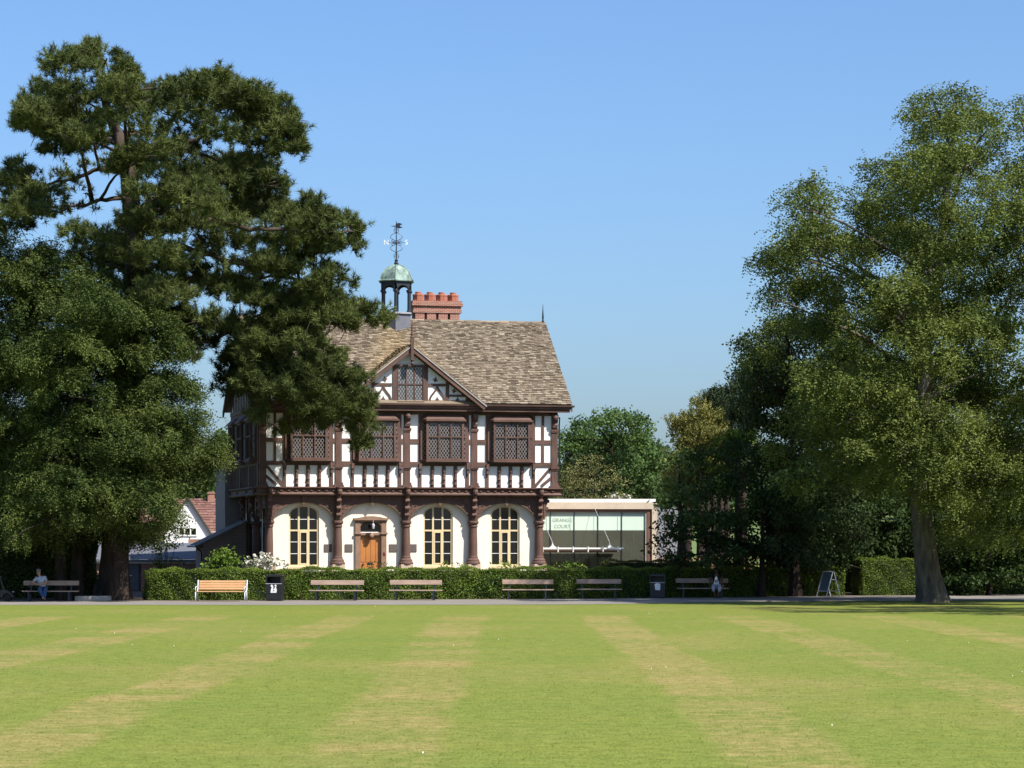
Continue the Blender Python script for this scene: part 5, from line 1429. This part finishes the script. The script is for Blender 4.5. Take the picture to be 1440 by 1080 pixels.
# ---------------------------------------------------------------- birches, right
birch = [(1345,135,30,20),(1312,148,22,20),(1372,160,24,20),(1388,182,14,18),(1320,178,30,20),(1355,185,36,24),(1302,212,32,18),(1340,225,46,26),(1258,235,26,14),(1232,246,18,10),(1290,250,40,24),(1372,225,26,22),(1340,265,55,30),(1262,272,26,18),
 (1152,268,16,14),(1148,290,22,18),(1172,285,26,18),(1190,305,28,22),(1135,312,28,22),(1225,300,30,22),(1250,325,46,26),(1300,310,50,30),(1100,355,26,18),(1090,378,18,20),(1125,362,36,20),(1160,345,44,28),(1200,360,46,28),(1260,365,50,30),(1320,355,50,30),(1380,340,50,34),
 (1118,400,24,16),(1150,405,40,24),(1205,415,48,28),(1265,420,50,30),(1330,415,50,32),(1390,420,46,34),(1180,440,34,22),(1240,465,48,30),(1310,475,50,30),(1375,485,46,32),
 (1190,500,40,24),(1165,530,44,26),(1215,535,46,28),(1140,565,30,24),(1190,575,46,26),(1240,580,46,26),(1285,565,36,20),(1150,605,28,18),(1215,615,44,24),(1265,620,46,24),(1305,612,38,26),(1325,632,20,16),(1230,655,36,22),(1205,680,28,20),(1245,690,28,16),(1180,650,28,18),
 (1350,560,44,30),(1400,555,44,32),(1390,610,46,30),(1420,640,40,28),(1370,650,30,20),(1400,690,36,26),(1405,725,30,24),(1360,720,24,22),(1345,748,20,18),(1420,750,26,20),(1395,770,20,14),
 (1290,480,40,28,-.9),(1300,530,40,26,-.9),(1275,600,38,26,-.95),(1310,660,30,22,-.9),(1285,690,24,16,-.8),(1330,590,40,28,-.9),(1320,710,24,16,-.8),(1270,420,40,28,-.8),(1320,380,40,28,-.8),(1295,340,36,24,-.7),(1335,300,36,24,-.6),(1300,640,36,26,-1),(1328,668,30,22,-1),(1278,668,30,22,-1),(1305,600,38,26,-1),(1322,628,34,24,-1),(1290,572,38,26,-1),(1312,700,22,14,-.9)]
BD = 116.0
rg = np.random.default_rng(5)
birch_poly = [(1345,115),(1395,135),(1400,185),(1380,215),(1440,225),(1450,780),(1385,790),(1350,760),(1330,715),(1300,705),(1240,705),(1190,715),(1110,700),(1085,650),(1090,600),(1095,560),(1110,520),(1095,440),(1075,395),(1080,350),(1100,340),(1100,290),(1130,260),(1160,255),(1195,300),(1225,290),(1215,245),(1255,225),(1280,205),(1285,150)]
birch = birch+fill(birch_poly, rg, 46, 40)+[(1195,495,34,22,-1),(1170,540,40,24,-1),(1215,545,40,26,-1),(1150,580,28,22,-1),(1195,590,40,26,-1),(1240,600,38,26,-1),(1225,640,36,22,-1),(1270,625,34,22,-1),(1060,500,16,14,.2),(1085,420,18,14),(1110,330,20,18),(1140,350,34,24),(1075,365,12,12)]
bl = blobs_at(infill(birch, 60, rg, .0), BD, 8.0, rg, 105.0, 125, .25, xc=1300)
P, O = clump_points(bl, rg, 26, .35, .55, 4.4)
A = unit(O*.9+rg.normal(0, .55, P.shape))
V = spray_quads(P, A, rg, 5, .15, .036, .135, .50)
M['birch'] = leafmat('birch leaves', (.048, .074, .017), (.195, .232, .060), .28, nscale=.4)
b0 = at(1312, 846, BD)
bt = [(b0.x, BD, 0), (b0.x-.20, BD, 1.2), (at(1298,740,BD).x, BD, at(1298,740,BD).z), (at(1290,640,BD).x, BD, at(1290,640,BD).z), (at(1300,500,BD).x, BD, at(1300,500,BD).z), (at(1325,330,BD).x, BD, at(1325,330,BD).z), (at(1345,150,BD).x, BD, at(1345,150,BD).z)]
tree('birch_tree', 'tall birch with a stout flared grey trunk at the right of the lawn', 'birch', [(bt, [.56,.50,.44,.40,.28,.18,.04])], bl, V, 4, M['birch'], M['bark_birch'], rg, nlimb=60, flare=.55, lr=.11, rise=.5, minz=6.0)
# second birch, leaving the frame at the right
rg = np.random.default_rng(6)
birch2 = [(1432,175,18,22),(1425,205,26,22),(1455,160,26,26),(1480,200,40,40),(1440,250,46,36),(1500,270,50,40),(1420,300,36,30),(1460,330,50,40),(1530,340,50,40),(1440,400,50,40),(1500,420,60,50),(1570,430,50,50),(1450,480,50,40),(1520,520,60,50),(1590,540,50,50),(1460,570,50,40),(1540,600,60,50),(1470,660,50,40),(1560,680,60,40),(1620,640,40,40),(1480,730,40,26),(1550,740,50,30),(1440,620,36,36),(1450,700,36,30),(1500,640,50,40),(1600,740,50,36),(1640,560,50,60),(1640,460,50,60),(1600,380,50,50)]
bl = blobs_at(infill(birch2, 75, rg, .3), 114, 6.0, rg, 107, 121, .5, xc=1520)
P, O = clump_points(bl, rg, 21, .35, .55, 4.4)
A = unit(O*.9+rg.normal(0, .55, P.shape))
V = spray_quads(P, A, rg, 5, .15, .036, .135, .50)
b0 = at(1530, 840, 114)
tree('birch_tree', 'second tall birch, cut off by the right edge of the photo', 'birch', [([(b0.x, 114, 0), (b0.x, 114, 6), (at(1510,400,114).x, 114, 12), (at(1480,200,114).x, 114, 18)], [.4,.34,.2,.05])], bl, V, 4, M['birch'], M['bark_birch'], rg, nlimb=26)
# a broad lower tree just beyond the right edge: its shade lies across the end of the lawn
rg = np.random.default_rng(9)
edge = [(b[0], b[1], b[2], b[3]) for b in fill([(1468,210),(1740,230),(1820,480),(1800,740),(1470,740),(1450,520)], rg, 44, 52)]
bl = blobs_at(edge, 98, 6.0, rg, 91.5, 106, .3)
P, O = clump_points(bl, rg, 60, .35, .55, 4.4)
V = leaf_quads(P, O, rg, .17, .62, .4, .3)
b0 = at(1640, 840, 99)
tree('broadleaf_tree', 'broad tree just beyond the right edge whose shade falls across the lawn', 'tree', [([(b0.x, 99, 0), (b0.x, 99, 5), (b0.x, 99, 11)], [.3,.25,.05])], bl, V, 4, M['birch'], M['bark_birch'], rg, nlimb=14)
# birch behind, left of the first; its shade is put into the leaf colour
rg = np.random.default_rng(7)
dk = [(1045,488,14,10),(1062,478,22,16),(1095,462,34,20),(1130,455,36,22),(1075,500,36,22),(1115,495,42,26),(1150,480,36,26),(1055,520,22,20),(1090,530,40,26),(1130,530,40,26),(1060,555,24,26),(1095,565,38,28),(1060,595,22,24),(1105,600,40,28),(1150,610,36,28),(1080,640,36,26),(1130,645,40,28),(1170,690,40,30),(1110,690,40,28),(1120,735,40,24,-.9),(1100,770,36,20,-.9),(1140,790,36,24,-.9),(1150,740,36,26,-.9)]
dk += fill([(1040,490),(1090,445),(1160,440),(1230,470),(1230,800),(1110,800),(1060,720),(1045,620)], rg, 34, 38)+[(1170,520,36,28),(1190,560,36,28),(1160,560,36,26),(1185,470,30,22)]
bl = blobs_at(infill(dk, 55, rg, .0), 127.5, 3.6, rg, 123, 132, .5, xc=1100)
P, O = clump_points(bl, rg, 95, .35, .5, 4.4)
V = leaf_quads(P, O, rg, .15, .6, .6, .3)
M['shaded_birch'] = leafmat('shaded weeping leaves', (.024, .042, .014), (.075, .105, .036), .2, nscale=.4)  # darker copy of the birch leaves, with the shade painted in
b0 = at(1118, 838, 127.5)
tree('weeping_tree', 'dark weeping tree behind the first birch, against the sky', 'tree', [([(b0.x, 127.5, 0), (b0.x, 127.5, 5), (at(1110,480,127.5).x, 127.5, 11.5)], [.2,.17,.05])], bl, V, 4, M['shaded_birch'], M['bark_dark'], rg, nlimb=18)

# ---------------------------------------------------------------- dark small trees over the right hedge
def broad(name, label, cat, lst, D, half, mat, seed, trunk_px, dens=40, size=.16, sub=.45, aspect=.6, droop=.15, group=None, dmin=None, dmax=None, back=.5, flat=.45, nl=14, tr=.22, shell=.45):
    rg = np.random.default_rng(seed)
    bl = blobs_at(lst, D, half, rg, dmin, dmax, back)
    P, O = clump_points(bl, rg, dens, shell, sub)
    V = leaf_quads(P, O, rg, size, aspect, droop, flat)
    b = at(trunk_px, 800, D); zt = max(x[2] for x in bl)
    return tree(name, label, cat, [([(b.x, D, 0), (b.x+.1, D, zt*.4), (b.x, D, zt*.9)], [tr, tr*.8, .04])], bl, V, 4, mat, M['bark_dark'], rg, group, nlimb=nl)
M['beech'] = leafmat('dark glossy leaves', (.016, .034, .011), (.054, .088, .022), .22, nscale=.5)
M['lime_leaf'] = leafmat('yellow green leaves', (.05, .09, .014), (.19, .26, .035), .35, nscale=.5)
M['laurel'] = leafmat('laurel leaves', (.045, .085, .022), (.190, .255, .075), .15, nscale=.7)
M['cypress'] = leafmat('olive conifer sprays', (.080, .095, .024), (.235, .215, .060), .12, nscale=.5)
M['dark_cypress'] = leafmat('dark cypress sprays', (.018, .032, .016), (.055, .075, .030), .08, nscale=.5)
M['far_tree'] = leafmat('mid green leaves', (.040, .085, .026), (.125, .195, .058), .25, nscale=.35)
M['feathery'] = leafmat('dusty olive leaves', (.105, .115, .038), (.26, .25, .095), .25, nscale=.8)
M['hedge_leaf'] = leafmat('hedge leaves', (.065, .108, .018), (.200, .270, .045), .25, nscale=.8, rough=.5)
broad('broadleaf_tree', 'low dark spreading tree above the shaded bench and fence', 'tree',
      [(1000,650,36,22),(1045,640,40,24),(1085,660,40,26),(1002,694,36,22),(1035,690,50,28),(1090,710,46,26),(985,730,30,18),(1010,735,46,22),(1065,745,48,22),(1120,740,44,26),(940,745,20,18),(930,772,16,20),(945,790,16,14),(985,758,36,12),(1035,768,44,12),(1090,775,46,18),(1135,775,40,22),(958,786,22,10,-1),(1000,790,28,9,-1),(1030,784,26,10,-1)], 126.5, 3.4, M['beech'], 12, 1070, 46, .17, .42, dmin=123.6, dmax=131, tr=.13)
broad('young_tree', 'small tree with bright lime-green leaves rising over the dark spreading tree', 'tree', [(1022,628,26,14),(1045,618,26,12),(1012,645,16,10),(1055,632,16,10),(1005,665,14,10)], 132, 1.2, M['lime_leaf'], 13, 1035, 40, .22, .4)
broad('laurel_tree', 'glossy laurel right of the pavilion with pale upper leaves', 'laurel', [(955,648,20,16),(968,665,20,18),(948,690,18,16),(940,715,20,14),(965,705,22,18),(950,735,20,14)], 133, 1.8, M['laurel'], 14, 955, 30, .26, .45, .45)
def conifer(label, lst, D, half, mat, seed, px, dens=20, group=None, droop=-.1, step=.13, ll=.2, name='conifer', up=.6):
    rg = np.random.default_rng(seed)
    bl = blobs_at(lst, D, half, rg, None, None, .5)
    P, O = clump_points(bl, rg, dens, .5, .45)
    A = unit(O*.7+np.array([0, 0, up])+rg.normal(0, .3, P.shape))
    V = spray_quads(P, A, rg, 4, step, .04, ll, droop)
    b = at(px, 800, D); zt = max(x[2]+x[5]*.5 for x in bl)
    return tree(name, label, 'conifer', [([(b.x, D, 0), (b.x, D, zt*.5), (b.x, D, zt)], [.24, .16, .03])], bl, V, 4, mat, M['bark_dark'], rg, group, nlimb=8)
conifer('feathery olive-green conifer with two leaning tops behind the laurel', [(952,600,6,10),(958,615,10,12),(965,635,16,14),(982,575,8,12),(985,595,14,16),(990,620,22,20),(1005,600,14,18),(1010,630,24,20),(975,655,28,18),(1015,655,26,18),(960,680,22,16),(1000,685,30,18)], 146, 2.0, M['cypress'], 15, 985, 22)
for (px, top, w, lab, D) in ((968, 592, 5, 'lone slim dark cypress nearest the round tree', 176), (995, 560, 6, 'slim dark cypress, left one of the close pair of tips', 178), (1004, 556, 6, 'slim dark cypress, right one of the close pair of tips', 181), (1014, 557, 6, 'slim dark cypress just left of the broad columnar one', 177), (1022, 562, 5, 'shorter slim cypress touching the broad columnar one', 182)):
    conifer(lab, [(px, top+4, w*.35, 7), (px, top+14, w*.6, 9), (px, top+28, w*.8, 11), (px, top+46, w, 14), (px, top+70, w*1.1, 16), (px, top+100, w*1.2, 20)], D, .5, M['dark_cypress'], 20+px, px, 22, 'slim cypresses behind the conifer', name='cypress_tree', up=1.6, ll=.26)
conifer('broad dark columnar conifer beside the weeping tree', [(1042,535,12,14),(1040,560,15,20),(1045,590,16,24),(1048,625,18,26),(1048,660,18,26)], 141, 1.2, M['dark_cypress'], 31, 1045, 26, name='cypress_tree', up=1.5, ll=.24)

# dark shrubs filling the space under the right-hand trees
for i, (lst, D, lab, px) in enumerate((
    ([(1110,790,40,24),(1150,770,40,30),(1120,735,40,26),(1160,800,36,24)], 129.5, 'dark shrub behind the pavement sign', 1135),
    ([(1200,740,44,30),(1230,775,40,30),(1190,785,40,26),(1245,720,36,26)], 131.5, 'dark shrub between the sign and the birch trunk', 1215),
    ([(1290,760,44,34),(1330,780,40,30),(1300,715,40,30),(1260,770,36,26)], 132, 'dark shrub directly behind the birch trunk', 1295),
    ([(1370,790,40,28),(1400,770,44,34),(1360,745,36,30),(1430,790,40,30)], 131, 'dark shrub right of the birch trunk', 1390),
    ([(1450,760,40,40),(1480,790,40,30),(1435,720,36,36),(1500,740,40,40)], 132, 'dark shrub at the right edge of the photo', 1460),
    ([(1380,820,44,16),(1430,815,44,20),(1340,822,34,14)], 129.5, 'low dark undergrowth at the path edge right of the birch', 1390))):
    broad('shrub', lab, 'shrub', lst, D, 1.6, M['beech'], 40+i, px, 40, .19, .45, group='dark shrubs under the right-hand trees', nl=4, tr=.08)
# taller trees closing the gaps behind the birches
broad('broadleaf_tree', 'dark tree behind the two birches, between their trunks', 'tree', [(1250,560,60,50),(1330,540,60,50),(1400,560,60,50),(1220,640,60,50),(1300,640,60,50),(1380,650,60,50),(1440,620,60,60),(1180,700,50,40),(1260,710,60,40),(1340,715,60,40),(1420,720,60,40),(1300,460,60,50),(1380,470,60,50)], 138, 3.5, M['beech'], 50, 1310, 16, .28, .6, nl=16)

# ---------------------------------------------------------------- background trees
broad('broadleaf_tree', 'large round green tree rising behind the pavilion', 'tree', [(860,592,36,16),(890,602,26,20),(832,602,30,16),(805,615,22,14),(905,625,22,24),(870,625,36,24),(830,632,36,22),(795,640,20,20),(915,655,22,24),(880,660,36,24),(840,665,36,24),(922,690,16,22),(895,695,30,20),(800,670,26,24),(860,700,40,20)], 176, 4.5, M['far_tree'], 60, 860, 44, .21, .6, flat=.4, shell=.55)
broad('willow_tree', 'dusty olive feathery tree just above the pavilion roof', 'tree', [(830,650,18,10),(815,662,22,12),(845,665,22,12),(800,680,24,14),(830,685,30,16),(860,682,24,14),(875,700,20,10),(795,705,20,12),(840,705,36,12),(785,690,12,16)], 158, 1.8, M['feathery'], 61, 832, 34, .17, .42, .3, .5)
broad('flowering_shrub', 'pale-flowered shrub peeping over the pavilion roof', 'shrub', [(868,700,10,5),(880,702,8,4)], 152, .5, leafmat('pale blossom', (.35,.33,.28), (.62,.6,.52), .2), 62, 872, 30, .16, .35, nl=2, tr=.05)
broad('broadleaf_tree', 'hazy green tree beyond the gabled house, right of the yew', 'tree', [(255,690,20,14),(280,670,20,20),(240,660,24,20),(262,640,22,20),(300,650,18,24),(318,615,7,12),(300,690,16,16),(312,640,14,20)], 205, 3, M['far_tree'], 63, 275, 18, .36, .7)
# far wood on the rising ground
rg = np.random.default_rng(70)
wl = []
for k in range(150):
    X = rg.uniform(-150, 190); D = rg.uniform(330, 430); hgt = 5+9*(D-330)/100+rg.uniform(-1.5, 2.5)
    if X > -10: hgt -= 1.5
    wl.append((X, D, hgt, rg.uniform(5, 8), rg.uniform(4, 6), rg.uniform(3.5, 6)))
P, O = clump_points(np.array(wl), rg, 1.1, .55, 1.9)
V = leaf_quads(P, O, rg, 1.3, .7, .1, .4)
fw = link('far_wood', mesh_np('far_wood', V, 4), leafmat('distant woodland leaves', (.03, .06, .022), (.085, .13, .045), .25, nscale=.05))
tag(fw, 'hazy wooded rise on the skyline behind everything', 'wood', kind='stuff')
mb = MB(); hx = list(range(-400, 421, 40))
hv = [(x, y, (0 if y < 300 else (10.5 if y > 410 else 5))+.8*math.sin(x*.02)*(y > 300)-(.3 if y < 300 else 0)) for y in (290, 350, 430, 700) for x in hx]
nx = len(hx)
mb.add(hv, [(j*nx+i, j*nx+i+1, (j+1)*nx+i+1, (j+1)*nx+i) for j in range(3) for i in range(nx-1)])
tag(mb.build('hill', plain('rough pasture', (.10, .14, .04), .95, .3, .05), smooth=True), 'low rise of rough pasture behind the town', kind='structure')

# ---------------------------------------------------------------- hedges and garden plants
def hedge(label, line, zt, dep, seed, mat, dens=900, core=(.016, .026, .008), size=.06, name='hedge', cat='hedge'):
    """clipped hedge following a line of (x, y): dark twiggy core with leaves all over it"""
    rg = np.random.default_rng(seed); P = []; O = []; mb = MB()
    for (a, b) in zip(line, line[1:]):
        a = Vector((*a, 0)); b = Vector((*b, 0)); L = (b-a).length; d = (b-a)/L; q = Vector((-d.y, d.x, 0))
        i = .07
        mb.slab([tuple((a+q*i)[:2]), tuple((b+q*i)[:2]), tuple((b+q*(dep-i))[:2]), tuple((a+q*(dep-i))[:2])], 0, zt-.09)
        for (area, fn, o) in ((L*zt, lambda s, t: a+d*s*L+Vector((0,0,t*zt)), -q), (L*dep, lambda s, t: a+d*s*L+q*t*dep+Vector((0,0,zt)), Vector((0,0,1))), (L*zt, lambda s, t: a+d*s*L+q*dep+Vector((0,0,t*zt)), q)):
            n = int(area*dens*(1 if o.y < .5 else .4))
            s = rg.random(n); t = rg.random(n)
            base = np.array([fn(float(x), float(y)) for x, y in ((0,0),(1,0),(0,1))])
            pts = base[0]+s[:, None]*(base[1]-base[0])+t[:, None]*(base[2]-base[0])
            P.append(pts); O.append(np.repeat(np.array([o]), n, 0))
    for e, sgn in ((line[0], -1), (line[-1], 1)):       # the two ends
        e = np.array([*e, 0.0]); n = int(dep*zt*dens); dd = np.array([*(Vector(line[-1])-Vector(line[0])).normalized(), 0]); qq = np.array([-dd[1], dd[0], 0])
        P.append(e+qq*dep*rg.random((n, 1))+np.array([0, 0, zt])*rg.random((n, 1))); O.append(np.repeat(dd[None]*sgn, n, 0))
    P = np.concatenate(P); O = np.concatenate(O)
    # rounded, uneven clipping
    lump = .05*np.sin(P[:, 0]*1.9+np.sin(P[:, 2]*3)*.8)+.045*np.sin(P[:, 0]*5.3+P[:, 2]*4.1)
    P = P+O*(lump+rg.normal(0, .032, len(P)))[:, None]
    P[:, 2] = np.where(P[:, 2] > zt-.06, P[:, 2]-.02+.03*np.sin(P[:, 0]*1.3), P[:, 2])
    V = leaf_quads(P, O*.8, rg, size, .65, .1, .35)
    root = empty(name, (line[0][0], line[0][1], 0), 0, label, cat)
    base = np.array([line[0][0], line[0][1], 0])
    mb.v = [tuple(np.array(v)-base) for v in mb.v]
    c = mb.build('branches', plain('twiggy hedge core', core, 1, .4, 4), root)
    link('foliage', mesh_np('foliage', V-base, 4), mat, root)
    return root
hl = []
for px in (210, 300, 420, 560, 700, 830, 950, 1060, 1190):
    p = at(px, 800, 119.3); D = path_y(p.x)+.95; p = at(px, 800, D); hl.append((p.x, path_y(p.x)+.95))
hedge('long clipped green hedge behind the benches in front of the house', hl, 1.36, 1.1, 80, M['hedge_leaf'], 1250)
hl2 = []
for px in (1208, 1290): p = at(px, 800, 131); hl2.append((p.x, path_y(p.x)+.6))
hedge('short square-clipped dark hedge left of the birch trunk', hl2, 1.78, 1.2, 81, M['hedge_leaf'], 900)
p0, p1 = at(1330, 800, 132), at(1480, 800, 133)
hedge('dark shaded hedge right of the birch trunk', [(p0.x, path_y(p0.x)+1.2), (p1.x, path_y(p1.x)+1.2)], 1.3, 1.2, 82, M['hedge_leaf'], 700)
p0, p1 = at(1090, 800, 137), at(1500, 800, 139)
hedge('tall evergreen hedge added as dark fill behind the right-hand trees', [(p0.x, 137.5), (p1.x, 140)], 3.6, 1.6, 87, M['beech'], 260, size=.13)  # unseen hedge, added to darken the bright gaps behind the trees
p0, p1 = at(850, 800, 134), at(1000, 800, 134.5)
hedge('low loose hedge in front of the pavilion glass', [(p0.x, 134), (p1.x, 134.8)], 1.62, .8, 83, leafmat('coppery hedge leaves', (.035, .045, .015), (.12, .13, .035), .2), 500, size=.08)
p0, p1 = at(-60, 800, 124.5), at(130, 800, 124.5)
hedge('dark hedge behind the left shaded bench', [(p0.x, 124.5), (p1.x, 124.5)], 2.9, 1.0, 84, M['yew'], 500, size=.1)
M['bright_leaf'] = leafmat('fresh green shrub leaves', (.07, .13, .018), (.21, .31, .05), .35, nscale=.9)
M['rose_leaf'] = leafmat('rose leaves', (.04, .075, .018), (.13, .18, .05), .3, nscale=.9)
def bush(label, lst, D, seed, mat=None, size=.12, name='shrub', cat='shrub', flowers=None, group=None):
    rg = np.random.default_rng(seed)
    bl = blobs_at(lst, D, .5, rg, None, None, .6)
    P, O = clump_points(bl, rg, 46, .45, .28)
    V = leaf_quads(P, O, rg, size, .6, .1, .4)
    b = at(lst[0][0], 800, D); root = empty(name, (b.x, D, 0), 0, label, cat, group); base = np.array([b.x, D, 0])
    link('foliage', mesh_np('foliage', V-base, 4), mat or M['bright_leaf'], root)
    mb = MB()
    for x in bl:
        limb(mb, (0, 0, 0), np.array(x[:3])-base, .03, .01, rg, .1, 4)
    mb.build('stem', M['bark_dark'], root)
    if flowers:
        i = rg.permutation(len(P))[:flowers]; q = P[i]+O[i]*.08; q[:, 1] -= .05
        F = np.concatenate([leaf_quads(q+rg.normal(0, .02, q.shape), O[i], rg, .15, .9, 0, .2) for _ in range(4)])
        link('blossom', mesh_np('blossom', F-base, 4), leafmat('white rose petals', (.62, .60, .52), (.85, .84, .78), .2), root)
    return root
bush('bright green leafy shrub by the brick outshot, left of the white roses', [(312,785,17,10),(325,792,16,8),(300,792,14,7),(316,776,9,6),(296,798,12,5)], 123.2, 90, size=.16)
bush('white rose bush at the left front corner of the house', [(372,788,10,8),(366,794,16,6),(386,796,12,5),(350,797,12,5)], 123.6, 91, M['rose_leaf'], .09, 'rose_bush', 'rose bush', 150)
bush('small green plant at the foot of the house door', [(524,797,9,4),(538,797,8,4)], 127.0, 92, M['rose_leaf'], .10)
bush('green plant below the third arched window from the left edge of the front', [(705,795,14,5),(720,797,10,4)], 128.5, 93, M['bright_leaf'], .12)
bush('green plant under the middle arched window', [(630,796,12,4),(645,797,8,3)], 128.2, 94, M['bright_leaf'], .11)
bush('leafy plant at the left end of the pavilion front', [(803,795,12,5),(790,798,10,4),(815,798,8,3)], 129.5, 95, M['bright_leaf'], .12)
bush('coppery pink bush over the hedge in front of the brick garage', [(240,790,14,8),(256,795,14,6),(228,797,10,5)], 127, 96, leafmat('copper leaves', (.07,.045,.03), (.22,.17,.10), .25), .1)
bush('thin sapling with pale yellow-green leaves before the garage', [(228,755,7,8),(222,770,6,10),(236,762,8,5),(222,790,5,10),(246,768,8,4)], 126, 97, M['lime_leaf'], .14, 'sapling', 'sapling')
for i, (px, lab) in enumerate(((423, 'loose ivy growth on the hedge between the left bin and the next bench'), (655, 'loose bindweed growth on the hedge between the middle benches'), (694, 'ragged ivy growth on the hedge at the left end of a middle bench'))):
    D = path_y(at(px, 800, 119.5).x)+.88
    bush(lab, [(px, 812, 9, 8), (px+4, 828, 10, 9), (px-2, 838, 9, 5)], D, 100+i, M['bright_leaf'], .10, 'climber', 'climber')

# ================================================================== LIGHT, SKY, CAMERA
w = bpy.data.worlds.new('World'); scene.world = w; w.use_nodes = True
nt = w.node_tree; bg = nt.nodes['Background']
sky = nt.nodes.new('ShaderNodeTexSky'); sky.sky_type = 'NISHITA'; sky.sun_disc = False
EL, AZ = 50, 54          # height of the sun; degrees round to the right from straight behind the camera
sky.sun_elevation = R(EL); sky.sun_rotation = R(180-AZ); sky.altitude = 100; sky.air_density = 1.0; sky.dust_density = 1.9; sky.ozone_density = 10.0
nt.links.new(sky.outputs[0], bg.inputs[0]); bg.inputs[1].default_value = 0.115
sd = bpy.data.lights.new('sun', 'SUN'); sd.energy = 5.0; sd.angle = R(.5); sd.color = (1.0, .945, .86)
so = bpy.data.objects.new('sun', sd); col.objects.link(so)
d = Vector((math.sin(R(AZ))*math.cos(R(EL)), -math.cos(R(AZ))*math.cos(R(EL)), math.sin(R(EL))))
so.rotation_euler = d.to_track_quat('Z', 'Y').to_euler(); so.location = (40, -20, 60)

cam = bpy.data.cameras.new('camera'); co = bpy.data.objects.new('camera', cam); col.objects.link(co)
co.location = (0, 0, CAM_H); co.rotation_euler = (R(90), 0, 0)
cam.sensor_width = 36; cam.lens = 36*F_PX/1440; cam.shift_y = (HOR-540)/1440; cam.clip_end = 4000; cam.clip_start = .5
scene.camera = co
scene.view_settings.view_transform = 'Standard'; scene.view_settings.look = 'None'; scene.view_settings.exposure = 0.7; scene.view_settings.gamma = 1
scene.cycles.max_bounces = 6; scene.cycles.diffuse_bounces = 2; scene.cycles.glossy_bounces = 2; scene.cycles.transmission_bounces = 3; scene.cycles.transparent_max_bounces = 8
scene.cycles.caustics_reflective = False; scene.cycles.caustics_refractive = False
